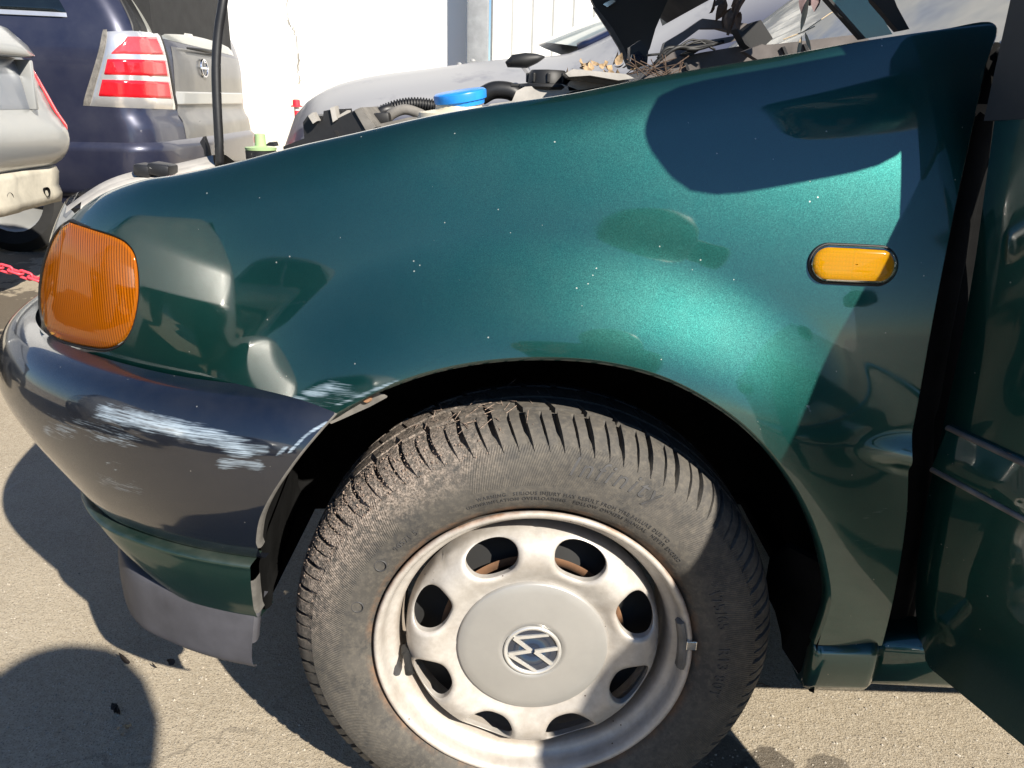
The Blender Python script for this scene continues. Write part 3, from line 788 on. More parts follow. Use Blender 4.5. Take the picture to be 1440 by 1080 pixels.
# ---- wheel
WY = 0.006        # flange plane
wheel = thing('wheel', (0, 0, 0), '', '') if False else None
wheel = bpy.data.objects.new('wheel', None); COL.objects.link(wheel); wheel.parent = car; WL['wheel'] = Vector(car.location); wheel.empty_display_size = 0.1
def tyre():
    NP = 50
    fs = [(0.000, 0), (0.012, 1), (0.175, 1), (0.190, 0), (0.24, 0), (0.30, 0), (0.39, 0), (0.488, 0), (0.496, 2), (0.575, 2), (0.583, 0), (0.65, 0), (0.77, 0), (0.89, 0)]
    # (y, r, slot depth big, slot depth small)
    P = [(0.026, 0.172, 0, 0), (0.014, 0.1795, 0, 0), (0.006, 0.184, 0, 0), (0.000, 0.191, 0, 0), (-0.0035, 0.199, 0, 0), (-0.0055, 0.207, 0, 0), (-0.0060, 0.2155, 0, 0), (-0.0055, 0.226, 0, 0), (-0.0035, 0.237, 0, 0), (-0.0012, 0.2450, 0, 0), (0.0006, 0.2490, 0, 0),
         (0.0016, 0.2510, 0, 0), (0.0020, 0.2520, 0, 0), (0.0030, 0.2528, 0.0016, 0.0012), (0.0075, 0.2610, 0.0050, 0.0038), (0.0160, 0.2698, 0.0078, 0.0055), (0.0220, 0.2737, 0.0095, 0.0075), (0.0290, 0.2765, 0.0100, 0.0080), (0.0365, 0.2784, 0.0100, 0.0050), (0.0440, 0.2796, 0.0100, 0.0),
         (0.0475, 0.2799, 0.0080, 0), (0.0482, 0.2725, 0, 0), (0.0535, 0.2725, 0, 0), (0.0542, 0.2803, 0.006, 0), (0.058, 0.2804, 0.007, 0), (0.066, 0.2807, 0.006, 0.0), (0.073, 0.2808, 0.002, 0.0), (0.080, 0.2809, 0, 0), (0.0806, 0.2735, 0, 0), (0.0865, 0.2735, 0, 0), (0.0871, 0.2809, 0, 0),
         (0.095, 0.2809, 0, 0.004), (0.108, 0.2807, 0, 0.005), (0.1165, 0.2804, 0, 0), (0.1172, 0.2727, 0, 0), (0.1230, 0.2727, 0, 0), (0.1236, 0.2800, 0.008, 0), (0.134, 0.2785, 0.008, 0.005), (0.148, 0.2750, 0.008, 0.006), (0.158, 0.2690, 0.005, 0.004), (0.165, 0.2615, 0, 0), (0.172, 0.240, 0, 0), (0.173, 0.215, 0, 0), (0.162, 0.188, 0, 0), (0.145, 0.172, 0, 0)]
    rows = []
    rnd = random.Random(3)
    for (y, r, db, ds) in P:
        row = []
        u = clamp((0.050 - y) / 0.048); skew = -0.36 * u * u + 0.06 * u
        if y > 0.05: skew = 0.5 * (y - 0.05) / 0.04
        for k in range(NP):
            for f, kind in fs:
                dd = db if kind == 1 else ds if kind == 2 else 0
                th = 2 * math.pi * (k + f + skew) / NP; rr = r - dd
                row.append((HUB.x + rr * math.cos(th), WY + y, HUB.z + rr * math.sin(th)))
        rows.append(row)
    o = grid('tyre', rows, M['tyre'], wheel, closed_v=True, flip=False)
    bm = bmesh.new(); bm.from_mesh(o.data)
    for e_ in bm.edges:
        if len(e_.link_faces) == 2 and e_.calc_face_angle(0) > R(32): e_.smooth = False
    bm.to_mesh(o.data); bm.free()
    return o
tyre()
def lat(prof, name, mat, n=128, parent=None):
    rows = [[(HUB.x + r * math.cos(2 * math.pi * k / n), WY + y, HUB.z + r * math.sin(2 * math.pi * k / n)) for k in range(n)] for y, r in prof]
    return grid(name, rows, mat, parent or wheel, closed_v=True)
# barrel and flange
lat([(0.030, 0.1705), (0.016, 0.1745), (0.008, 0.1795), (0.003, 0.1818), (0.0005, 0.1812), (-0.001, 0.1795), (-0.0008, 0.1770), (0.001, 0.1745), (0.005, 0.1725), (0.012, 0.1712), (0.017, 0.1700), (0.0205, 0.1675), (0.0225, 0.1635), (0.0245, 0.1605), (0.029, 0.1585), (0.036, 0.1575), (0.050, 0.1570), (0.075, 0.1560), (0.12, 0.158)], 'rim', M['rim'])
# disc with eight holes
def disc_y(r):
    return sinterp([(0.080, 0.0145), (0.088, 0.0135), (0.100, 0.0080), (0.113, 0.0035), (0.124, 0.0040), (0.134, 0.0085), (0.1405, 0.0150), (0.1455, 0.0230), (0.1485, 0.0320), (0.1500, 0.048)], r)
def disc():
    HOLE_R, HA, HB = 0.1255, 0.0292, 0.0203
    verts, faces, idx = [], [], {}
    nA = 48; nR = 9
    MBd = MB(); edge = MB()
    r0, r1 = 0.080, 0.1500
    for s in range(8):
        th0 = 2 * math.pi * (s + 0.5) / 8
        half = math.pi / 8
        ring = []
        for a in range(nA):
            t = 2 * math.pi * a / nA; ct, st = math.cos(t), math.sin(t)
            # rounded hole: flatter outer edge, rounder inside
            n_ = 2.45; k = (abs(ct) ** n_ + abs(st) ** n_) ** (-1 / n_)
            hx = HA * k * ct * (1.0 + 0.10 * st); hr = HB * k * st * (0.92 if st > 0 else 1.08)
            hole = (th0 - hx / HOLE_R, HOLE_R + hr)
            m_ = max(abs(ct), abs(st)); bx, by = ct / m_, st / m_
            bnd = (th0 - bx * half, lerp(HOLE_R, r1, by) if by > 0 else lerp(HOLE_R, r0, -by))
            ring.append((hole, bnd))
        rows = []
        for i in range(nR + 1):
            k = (i / nR) ** 1.3; row = []
            for hole, bnd in ring:
                th = lerp(hole[0], bnd[0], k); r = lerp(hole[1], bnd[1], k)
                d = math.hypot((th - hole[0]) * HOLE_R, r - hole[1])
                y = disc_y(r) + 0.0035 * max(0, 1 - d / 0.006) ** 2
                row.append(Vector((HUB.x + r * math.cos(th), WY + y, HUB.z + r * math.sin(th))))
            rows.append(row)
        rows = [[p + Vector((0, 0.008, 0)) for p in rows[0]], [p + Vector((0, 0.001, 0)) for p in rows[0]]] + rows
        MBd.add([p for r_ in rows for p in r_], gridfaces(len(rows), nA, closed_v=True))
    o = mesh('wheel_disc', MBd.v, MBd.f, M['rim'], wheel)
    bm = bmesh.new(); bm.from_mesh(o.data); bmesh.ops.remove_doubles(bm, verts=bm.verts, dist=1e-5); bmesh.ops.recalc_face_normals(bm, faces=bm.faces); bm.to_mesh(o.data); bm.free()
    for p in o.data.polygons: p.use_smooth = True
disc()
lat([(0.0145, 0.0872), (0.0128, 0.0868), (0.0105, 0.0862), (0.0095, 0.0845), (0.0080, 0.075), (0.0065, 0.060), (0.0055, 0.040), (0.0052, 0.0338), (0.0075, 0.0334), (0.0075, 0.0)], 'hub_cap', M['cap'])
# brake drum and darkness behind the holes
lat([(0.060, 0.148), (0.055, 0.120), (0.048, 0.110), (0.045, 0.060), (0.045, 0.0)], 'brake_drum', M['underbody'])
lat([(0.034, 0.108), (0.034, 0.098), (0.05, 0.096)], 'brake_ring', M['drum'])
# emblem
em = lat([(0.0082, 0.0), (0.0058, 0.0), (0.0056, 0.0290)], 'emblem', M['emblem_dark'], 64)
lat([(0.0075, 0.0332), (0.0036, 0.0332), (0.0028, 0.0315), (0.0036, 0.0290), (0.0056, 0.0284)], 'emblem_ring', M['white_emblem'], 64)
def emblem_strokes():
    rot = R(-104); ca, sa = math.cos(rot), math.sin(rot); Rr = 0.0292; wd = 0.0044
    def clipc(p):
        r = math.hypot(*p); return p if r < Rr else (p[0] * Rr / r, p[1] * Rr / r)
    k = 0.0292
    def stroke(a, b):
        d = Vector((b[0] - a[0], b[1] - a[1])); d.normalize(); n = Vector((-d.y, d.x)) * wd / 2
        P = [(a[0] + n.x, a[1] + n.y), (a[0] - n.x, a[1] - n.y), (b[0] - n.x, b[1] - n.y), (b[0] + n.x, b[1] + n.y)]
        return [clipc(p) for p in P]
    mb = MB()
    V = [((-0.40 * k, 0.92 * k), (0, 0.10 * k)), ((0.40 * k, 0.92 * k), (0, 0.10 * k))]
    W = [((-0.93 * k, 0.40 * k), (-0.40 * k, -0.86 * k)), ((-0.40 * k, -0.86 * k), (0, -0.06 * k)), ((0, -0.06 * k), (0.40 * k, -0.86 * k)), ((0.40 * k, -0.86 * k), (0.93 * k, 0.40 * k))]
    for i, (a, b) in enumerate(V + W):
        q = stroke(a, b); z = 0.0034 - 0.00006 * i
        mb.prism([(HUB.x + ca * x - sa * y, WY + z, HUB.z + sa * x + ca * y) for x, y in q], (0, 0.0022, 0))
    mb.build('emblem_letters', M['white_emblem'], wheel)
emblem_strokes()
# valve stem
va = math.atan2(-0.020, -0.153); vp = Vector((HUB.x + 0.150 * math.cos(va), WY + 0.03, HUB.z + 0.150 * math.sin(va)))
vd = Vector((0.25, -1, -0.30)).normalized()
MB().tube([vp, vp + vd * 0.010, vp + vd * 0.0105, vp + vd * 0.026, vp + vd * 0.0262, vp + vd * 0.036, vp + vd * 0.037], [0.006, 0.006, 0.005, 0.0042, 0.0052, 0.0050, 0.003], 14).build('valve_stem', M['gasket'], wheel, auto=35)
# balance weight
bw = MB(); rows = []
for i in range(17):
    th = lerp(R(-5), R(16), i / 16); h = 0.006 if 0 < i < 16 else 0.003
    c, s_ = math.cos(th), math.sin(th)
    rows.append([(HUB.x + r * c, WY + y, HUB.z + r * s_) for y, r in [(0.012, 0.1690), (0.0085, 0.1655), (0.001, 0.1665), (-0.0025, 0.1700), (-0.0020, 0.1740), (0.004, 0.1752)]])
bw.add([p for r in rows for p in r], gridfaces(17, 6)); bw.f.append(tuple(range(6))); bw.f.append(tuple(16 * 6 + k for k in range(6))[::-1])
wt = bw.build('balance_weight', M['trim_dusty'], wheel, auto=35)
c8 = R(6); MB().box((HUB.x + 0.1795 * math.cos(c8), WY - 0.0015, HUB.z + 0.1795 * math.sin(c8)), (0.012, 0.004, 0.012), None, 0.001).build('weight_clip', M['chrome'], wheel)

# lettering on the sidewall: font curves bent round the wheel
def bend_text(txt, size, r_mid, ang_mid, name, mat, raise_=0.0012, shear=0.0, sp=1.0, flip=False):
    cu = bpy.data.curves.new('txt', 'FONT'); cu.body = txt; cu.size = size; cu.align_x = 'CENTER'; cu.align_y = 'CENTER'
    cu.shear = shear; cu.space_character = sp; cu.resolution_u = 3
    to = bpy.data.objects.new('txt', cu); COL.objects.link(to)
    dg = bpy.context.evaluated_depsgraph_get(); me = bpy.data.meshes.new_from_object(to.evaluated_get(dg))
    bpy.data.objects.remove(to, do_unlink=True)
    v = [Vector(q.co) for q in me.vertices]; f = [tuple(p.vertices) for p in me.polygons]; bpy.data.meshes.remove(me)
    def sw(r): return sinterp([(0.184, 0.006), (0.191, 0.0), (0.199, -0.0035), (0.207, -0.0055), (0.2155, -0.0060), (0.226, -0.0055), (0.237, -0.0035), (0.247, -0.0005), (0.2555, 0.0035)], r)
    out = []
    for q in v:
        r = r_mid + (q.y if not flip else -q.y); th = ang_mid - (q.x if not flip else -q.x) / r_mid
        out.append(Vector((HUB.x + r * math.cos(th), WY + sw(r) - raise_, HUB.z + r * math.sin(th))))
    n = len(out); vv = out + [p + Vector((0, raise_ + 0.001, 0)) for p in out]
    # rim faces
    cnt = {}
    for fc in f:
        for a, b in zip(fc, fc[1:] + fc[:1]): cnt[(a, b)] = 1
    side = [(a, b, b + n, a + n) for (a, b) in cnt if (b, a) not in cnt]
    return mesh(name, vv, f + side, mat, wheel, smooth=False)
bend_text('Infinity', 0.0285, 0.2400, R(71), 'tyre_brand_lettering', M['tyre_text'], 0.0007, 0.35, 1.25)
bend_text('Infinity', 0.0285, 0.2400, R(251), 'tyre_brand_lettering', M['tyre_text'], 0.0007, 0.35, 1.25)
bend_text('R13 80T', 0.018, 0.2150, R(-4), 'tyre_size_lettering', M['tyre_text'], 0.0008, 0, 1.1)
bend_text('175/65', 0.018, 0.2150, R(19), 'tyre_size_lettering', M['tyre_text'], 0.0008, 0, 1.1)
bend_text('90571 5', 0.0095, 0.2030, R(134), 'tyre_code_lettering', M['tyre_text'], 0.0008, 0, 1.1)
bend_text('WARNING   SERIOUS INJURY MAY RESULT FROM TIRE FAILURE DUE TO', 0.0058, 0.2078, R(78), 'tyre_warning_lettering', M['tyre_text'], 0.0006, 0, 1.2)
bend_text('UNDERINFLATION OVERLOADING   FOLLOW OWNERS MANUAL   NEVER EXCEED', 0.0058, 0.2008, R(76), 'tyre_warning_lettering', M['tyre_text'], 0.0006, 0, 1.2)
for a_, rr_ in ((146, 0.2035), (163, 0.2050)):
    th = R(a_); c = Vector((HUB.x + rr_ * math.cos(th), WY - 0.0055, HUB.z + rr_ * math.sin(th))); rw = []
    for k in range(24):
        t = 2 * math.pi * k / 24
        rw.append([c + Vector((math.cos(t) * q, yy, math.sin(t) * q)) for q, yy in ((0.0072, 0.002), (0.0070, -0.0004), (0.0062, -0.0004), (0.0060, 0.002))])
    grid('tyre_code_ring', rw, M['tyre_text'], wheel, closed_u=True)

# ---- wheel housing
def housing():
    rows = []
    pts = arch3[ARCH_I:]
    for p in pts[::4] + [pts[-1]]:
        r = math.hypot(p.x, p.z - .28); k = (r + 0.012) / r; x, z = p.x * k, .28 + (p.z - .28) * k
        rows.append([Vector((x, p.y + 0.012, z)), Vector((x, p.y + 0.05, z)), Vector((x * 1.03, 0.16, .28 + (z - .28) * 1.03)), Vector((x * 1.03, 0.34, .28 + (z - .28) * 1.03)), Vector((x * 0.5, 0.36, .28 + (z - .28) * 0.5)), Vector((0, 0.36, 0.28))])
    # carry on down behind the bumper and behind the wheel
    f0 = rows[0]; ext = []
    for dx, z in ((-0.10, 0.46), (-0.115, 0.40), (-0.12, 0.33), (-0.10, 0.27)):
        ext.insert(0, [Vector((f0[0].x + dx, 0.035, z)), Vector((f0[0].x + dx, 0.05, z)), Vector((f0[0].x + dx, 0.16, z)), Vector((f0[0].x + dx, 0.34, z)), Vector((-0.15, 0.36, z)), Vector((0, 0.36, 0.28))])
    rows = ext + rows
    l0 = rows[-1]
    for z in (0.315, 0.305, 0.298):
        rows.append([Vector((l0[0].x - 0.004, 0.014, z)), Vector((l0[0].x - 0.01, 0.05, z)), Vector((l0[0].x - 0.01, 0.16, z)), Vector((l0[0].x - 0.01, 0.34, z)), Vector((0.15, 0.36, z)), Vector((0, 0.36, 0.28))])
    grid('wheel_housing', rows, M['liner'], car, flip=True)
housing()
# liner tongue / mud flap behind the wheel
mf = [hit_y(px, py, y) for px, py, y in [(1168, 800, 0.004), (1168, 850, 0.004), (1150, 908, 0.004), (1145, 975, 0.010), (1138, 972, 0.016), (1118, 940, 0.045), (1100, 912, 0.06), (1098, 892, 0.075), (1090, 860, 0.09), (1075, 830, 0.12), (1082, 790, 0.12), (1110, 770, 0.06)]]
mo = MB(); mo.v = [Vector(p) for p in mf]; n = len(mf)
cc = sum(mf, Vector()) / n; mo.v.append(cc); mo.f = [(i, (i + 1) % n, n) for i in range(n)]
mo.v += [p + Vector((0.004, 0.012, 0)) for p in mf] + [cc + Vector((0.004, 0.012, 0))]
mo.f += [((i + 1) % n + n + 1, i + n + 1, 2 * n + 1) for i in range(n)] + [(i, i + n + 1, (i + 1) % n + n + 1, (i + 1) % n) for i in range(n)]
mo.build('mud_flap', M['liner'], car, auto=40)
# small rusty fixing tab at the bumper corner
tb = [hit_y(px, py, 0.004) for px, py in [(448, 586), (470, 584), (505, 563), (532, 552), (544, 559), (520, 572), (480, 590), (466, 596)]]
MB().prism(tb, (0, 0.004, 0)).build('fixing_tab', M['trim_dusty'], car)
MB().lathe([(-0.004, 0.0), (-0.004, 0.004), (0, 0.0055), (0.002, 0.0055)], hit_y(516, 559, 0.003), 'y', 12).build('fixing_screw', simple('rusty_screw', (0.28, 0.15, 0.08), 0.8), car)

# ---- sill, hinge pillar, door
def sillpiece(name, x0, x1, yoff, zt=None):
    prof = [(0.045, 0.310), (0.018, 0.306), (0.004, 0.300), (0.0, 0.288), (0.000, 0.262), (0.003, 0.232), (0.010, 0.217), (0.03, 0.212)]
    zt0 = hit_y(1195, 908, 0.0).z; zb0 = hit_y(1195, 976, 0.01).z
    rows = []
    n = 14
    for i in range(n + 1):
        u = i / n; x = lerp(x0, x1, u); ed = 0.004 * (max(0, 1 - u * 12) ** 2 + max(0, 1 - (1 - u) * 12) ** 2)
        rows.append([Vector((x, yoff + a + ed, lerp(zb0, zt0, (z - 0.212) / (0.310 - 0.212)))) for a, z in prof])
    rows = [[p + Vector((0.001, 0.02, 0)) for p in rows[0]]] + rows + [[p + Vector((-0.001, 0.02, 0)) for p in rows[-1]]]
    return grid(name, rows, M['paint_door'], car, flip=True)
sx0, sx1 = hit_y(1145, 930, 0).x, hit_y(1236, 940, 0).x
y_sill = FS(0.35, 0.33) - 0.003
sillpiece('sill_front', sx0, sx1, y_sill)
sillpiece('sill', hit_y(1240, 940, 0).x, 2.0, y_sill + 0.008)
# lower fender closing below + body pillar behind the fender edge
px0 = outer3[-1].x
rows = []
for i in range(13):
    z = lerp(0.24, 0.93, i / 12)
    yb = y_base(0.40, z)
    rows.append([Vector((px0 - 0.03, yb + 0.045, z)), Vector((px0 + 0.03, yb + 0.048, z)), Vector((px0 + 0.055, yb + 0.052, z)), Vector((px0 + 0.075, yb + 0.065, z)), Vector((px0 + 0.20, yb + 0.085, z)), Vector((px0 + 0.22, 0.30, z))])
grid('hinge_pillar', rows, M['liner'], car, flip=True)  # body pillar coloured black: the shade of the door gap is painted in

PHI = R(71.0)
EDGE = sorted([(hit_y(px, py, 0.022).z, hit_y(px, py, 0.022).x) for px, py in [(1402, 110), (1384, 240), (1368, 360), (1348, 480), (1322, 600), (1300, 700), (1286, 790), (1283, 850), (1290, 925)]])
DD = Vector((math.cos(PHI), -math.sin(PHI), 0)); DN = Vector((-math.sin(PHI), -math.cos(PHI), 0))    # along the door, outward
def dpt(s, z, off=0.0): # on the outer skin
    return Vector((interp(EDGE, z), 0.022, z)) + DD * s + DN * off
DZ0, DZ1 = EDGE[0][0], 0.878
def skin_rows(off=0.0):
    rows = []
    n = 60
    for i in range(n + 1):
        s = 1.08 * i / n; row = []
        z0 = DZ0 + 0.012 * max(0, 1 - s / 0.02) ** 2
        for j in range(41):
            z = lerp(z0, DZ1, j / 40); ed = 0.004 * max(0, 1 - s / 0.008)
            # pressed crease following the moulding
            row.append(dpt(s, z, off - ed))
        rows.append(row)
    return rows
sr = skin_rows()
door = grid('door', sr, M['paint_door'], car, flip=False)
inn = [[p - DN * 0.055 for p in r] for r in sr]
grid('inner_panel', [[p for p in r] for r in inn], M['black_plastic'], door, flip=True)
edge = MB()
per = [r[0] for r in sr] + sr[-1][1:] + [r[-1] for r in sr[::-1]][1:] + sr[0][::-1][1:]
pin = [r[0] for r in inn] + inn[-1][1:] + [r[-1] for r in inn[::-1]][1:] + inn[0][::-1][1:]
edge.add([p for a, b in zip(per, pin) for p in (a, b)], gridfaces(len(per), 2))
edge.build('door_edge', M['paint_door'], door)
mz0, mz1 = MOULD[0].z, MOULD[1].z
mzl = mz0 - 0.010; mzh = mz1 + 0.004
grid('door_moulding', [[dpt(s, z, o_) for z, o_ in [(mzl, 0.0), (mzl + 0.002, 0.010), (mzl + 0.008, 0.013), (lerp(mzl, mzh, 0.5), 0.0085), (mzh - 0.006, 0.004), (mzh - 0.001, 0.003), (mzh, 0.0)]] for s in [0.012 + 1.05 * i / 30 for i in range(31)]], M['paint_door'], door)
for zz, oo in ((mzl + 0.004, 0.0125), (mzh - 0.004, 0.0042)):
    MB().tube([dpt(0.012 + 1.05 * i / 20, zz, oo) for i in range(21)], 0.0030, 8).build('moulding_trim', M['trim_dusty'], door, smooth=True)
# mirror
mc = dpt(0.18, 0.93, 0.048) + Vector((0, 0, 0.131))
rows = []
for i in range(13):
    t = math.pi * i / 12; a = -math.cos(t)      # along the door normal
    row = []
    for k in range(28):
        th = 2 * math.pi * k / 28; n_ = 3.2
        c, s_ = math.cos(th), math.sin(th); q = (abs(c) ** n_ + abs(s_) ** n_) ** (-1 / n_)
        rr = (1 - abs(a) ** 4.5) ** (1 / 4.5)
        row.append(mc + DN * (a * 0.103 + 0.020 * rr * q * s_ * (a + 1) / 2) + DD * (0.045 * rr * q * c) + Vector((0, 0, 0.052 * rr * q * s_)))
    rows.append(row)
mir = grid('door_mirror', rows, M['paint_door'], door, closed_v=True)
MB().tube([dpt(0.05, 0.93, -0.015) + Vector((0, 0, 0.10)), dpt(0.09, 0.93, -0.01) + Vector((0, 0, 0.115)), mc - DN * 0.075], [0.014, 0.014, 0.025], 10).build('mirror_foot', M['black_plastic'], door, smooth=True)
MB().box(dpt(0.93, 0.80, 0.012), (0.16, 0.03, 0.05), Matrix((DD, DN, Vector((0, 0, 1)))).transposed(), 0.012).build('door_handle', M['black_plastic'], door, auto=40)
# mirror sail panel at the foot of the window line
def sp(s_, z): return dpt(s_, 0.925) + Vector((0, 0, z - 0.925))
MB().prism([sp(-0.004, 0.865), sp(0.10, 0.872), sp(0.06, 0.955), sp(0.072, 1.02), sp(0.10, 1.06), sp(0.14, 1.10), sp(0.12, 1.14), sp(0.05, 1.13), sp(-0.004, 1.09)], -DN * 0.10).build('mirror_sail', M['black_plastic'], door)
REARX = sorted([(p.y, p.x) for p in rear_pts])
MB().tube([Vector((interp(REARX, z) + 0.030, y_base(0.38, z) + 0.062, z)) for z in [lerp(0.27, 0.93, k / 24) for k in range(25)]], 0.024, 10).build('door_gap_filler', M['liner'], car, smooth=True)  # added black tube, fills the door gap where only shade lies

# ---- the rest of the car: far fender, bay, bonnet, windscreen, cabin
def mirror_y(p): return Vector((p.x, 1.66 - p.y, p.z))
grid('far_fender', [[mirror_y(p) for p in r[::6] + [r[-1]]] for r in frows[::6] + [frows[-1]]], M['paint_door'], car, flip=True)
M['bay'] = simple('engine_bay', (0.05, 0.048, 0.044), 0.8, var=0.5, vscale=14)
M['cream'] = simple('cream_plastic', (0.62, 0.55, 0.40), 0.45, var=0.12, vscale=20)
M['dust_plate'] = simple('dusty_plate', (0.36, 0.34, 0.31), 0.7, var=0.25, vscale=30, bscale=120)
M['blue'] = simple('blue_plastic', (0.02, 0.24, 0.72), 0.35, var=0.15, vscale=50)
M['pale_green'] = simple('pale_green_plastic', (0.36, 0.50, 0.24), 0.5, var=0.15)
M['leaf'] = simple('dry_leaf', (0.36, 0.25, 0.14), 0.8, var=0.5, vscale=90)
M['twig'] = simple('dry_twig', (0.10, 0.065, 0.045), 0.85, var=0.5, vscale=90)
bay = MB()
bay.box((0.0, 0.83, 0.64), (0.85, 0.86, 0.02)); bay.box((0.43, 0.83, 0.70), (0.02, 1.45, 0.36)); bay.box((-0.50, 0.83, 0.56), (0.02, 1.0, 0.16))
bay.box((0.12, 0.24, 0.74), (0.55, 0.02, 0.08)); bay.box((0.12, 1.42, 0.74), (0.55, 0.02, 0.08))
bay.build('engine_bay', M['bay'], car)
def pp(name, pxs, y, depth, mat, parent=car, auto=30, slope=0.0):
    pts = [hit_y(px, py, y) for px, py in pxs]
    return MB().prism(pts, (0, depth, slope)).build(name, mat, parent, auto=auto)
# inner wing rail along the bay behind the fender
rail = [c + Vector((0, 0.05, -0.028)) for c in crest[::-1]]
grid('inner_wing', [[p, p + Vector((0, 0.03, 0.004)), p + Vector((0, 0.06, -0.01)), p + Vector((0, 0.065, -0.10))] for p in rail[2:]], M['dust_plate'], car, flip=False)
# slam panel and latches at the nose
nose = Poly([hit_y(92, 300, 0.17), hit_y(118, 281, 0.19), hit_y(150, 262, 0.21), hit_y(190, 249, 0.23), hit_y(240, 240, 0.26), hit_y(300, 226, 0.29)], 4)
grid('slam_panel', [[nose.at(i / 24), nose.at(i / 24) + Vector((-0.004, 0.012, 0.006)), nose.at(i / 24) + Vector((-0.002, 0.05, 0.004)), nose.at(i / 24) + Vector((-0.006, 0.10, -0.01)), nose.at(i / 24) + Vector((-0.01, 0.5, -0.10))] for i in range(25)], M['dust_plate'], car)
nb = [nose.at(i / 24) for i in range(25)]
grid('nose_trim', [[p, p + Vector((0.010, -0.022, -0.004)), p + Vector((0.012, -0.030, -0.02))] for p in nb[3:]], M['dust_plate'], car, flip=True)
for px, py, w_, h_ in ((206, 239, 0.020, 0.014), (229, 238, 0.026, 0.014)):
    MB().box(hit_y(px, py, 0.24), (w_, 0.03, h_), Matrix.Rotation(R(8), 3, 'Y'), 0.003).build('rubber_buffer', M['black_plastic'], car, auto=30)
# bonnet stay
rod = [(309, 232, 0.27), (308, 200, 0.27), (305, 140, 0.275), (304, 90, 0.28), (307, 45, 0.285), (314, 0, 0.29), (322, -60, 0.30), (345, -260, 0.32), (390, -560, 0.34)]
MB().tube(Poly([hit_y(px, py, y) for px, py, y in rod], 5).p, 0.0055, 10).build('bonnet_stay', M['black_plastic'], car, smooth=True)
pp('stay_clip', [(281, 200), (286, 192), (291, 206), (294, 222), (288, 222), (286, 210)], 0.30, 0.01, M['black_plastic'])
# brake-fluid style cup with pale green top
cp = hit_y(367, 212, 0.27)
MB().lathe([(-0.02, 0.0), (-0.02, 0.018), (0.0, 0.0185), (0.001, 0.017), (0.001, 0)], cp, 'z', 20).build('cup', M['black_plastic'], car, auto=40)
MB().lathe([(0.001, 0.0), (0.001, 0.0185), (0.004, 0.0190), (0.005, 0.009), (0.006, 0.0068), (0.019, 0.0062), (0.020, 0.005), (0.020, 0)], cp, 'z', 20).build('cup_top', M['pale_green'], car, auto=40)
pp('bay_panel', [(398, 206), (440, 190), (470, 184), (478, 200), (440, 212), (400, 222)], 0.32, 0.10, M['black_plastic'])
pp('bay_bracket', [(372, 205), (378, 200), (384, 200), (386, 206)], 0.35, 0.02, M['black_plastic'])
# broken black fuse box
pp('fuse_box', [(428, 195), (426, 172), (433, 162), (440, 164), (442, 176), (454, 170), (455, 156), (466, 154), (468, 170), (478, 165), (494, 157), (506, 153), (526, 181), (500, 195), (470, 203), (436, 210)], 0.34, 0.13, M['black_plastic'])
pp('fuse_box_side', [(498, 155), (507, 151), (528, 179), (516, 186)], 0.335, 0.14, M['trim_dusty'])
for k, q in enumerate(([(433, 163), (440, 158), (446, 170), (440, 174)], [(464, 152), (471, 149), (474, 168), (468, 172)], [(472, 165), (488, 155), (490, 160), (478, 170)], [(447, 175), (459, 168), (461, 173), (450, 180)])):
    pp('fuse_box_clip', q, 0.325 + 0.01 * k, 0.02, M['dust_plate'] if k != 3 else M['black_plastic'])
# hoses
MB().tube(Poly([hit_y(516, 182, 0.46), hit_y(526, 166, 0.46), hit_y(540, 156, 0.46), hit_y(556, 153, 0.47)], 6).p, 0.008, 12).build('hose', M['black_plastic'], car, smooth=True)
MB().tube(Poly([hit_y(540, 172, 0.42), hit_y(552, 160, 0.42), hit_y(570, 154, 0.42), hit_y(590, 160, 0.42), hit_y(600, 166, 0.42)], 6).p, 0.007, 12).build('hose', M['trim_dusty'], car, smooth=True)
hz = Poly([hit_y(538, 158, 0.47), hit_y(560, 150, 0.47), hit_y(585, 147, 0.47), hit_y(612, 150, 0.47)], 6)
pts = []; rad = []
for i in range(20 * 4):
    pts.append(hz.at(i / 79)); rad.append(0.0105 if i % 4 in (1, 2) else 0.0080)
MB().tube(pts, rad, 14).build('corrugated_hose', M['black_plastic'], car, smooth=True)
c_ = hit_y(537, 167, 0.40); MB().box(c_, (0.024, 0.02, 0.016), Matrix.Rotation(R(-6), 3, 'Y'), 0.004).build('connector', M['gasket'], car, auto=30)
pp('bay_tray', [(520, 184), (535, 174), (575, 165), (600, 166), (618, 160), (600, 178), (540, 192)], 0.38, 0.06, M['trim_dusty'])
# washer bottle with blue cap
bc_ = hit_y(646, 152, 0.30)
bt = MB().lathe([(-0.10, 0.05), (-0.02, 0.055), (-0.006, 0.050), (-0.002, 0.030), (0.004, 0.028)], bc_, 'z', 24, True).build('washer_bottle', M['cream'], car, auto=40)
tiltM = Matrix.Rotation(R(-9), 3, 'Y') @ Matrix.Rotation(R(5), 3, 'X')
mb = MB(); rows = []
for a_, r_ in [(-0.006, 0.026), (-0.005, 0.0285), (0.0, 0.0295), (0.001, 0.0318), (0.009, 0.0325), (0.0105, 0.0322), (0.0120, 0.0300), (0.0122, 0.0)]:
    rows.append([bc_ + Vector((0.002, 0, 0.008)) + tiltM @ Vector(((r_ + (0.0005 * (k % 2) if 0.0 < a_ < 0.01 else 0)) * math.cos(2 * math.pi * k / 56), (r_ + (0.0005 * (k % 2) if 0 < a_ < 0.01 else 0)) * math.sin(2 * math.pi * k / 56), a_)) for k in range(56)])
mb.add([p for r in rows for p in r], gridfaces(len(rows), 56, closed_v=True)); mb.build('washer_cap', M['blue'], car, auto=35)
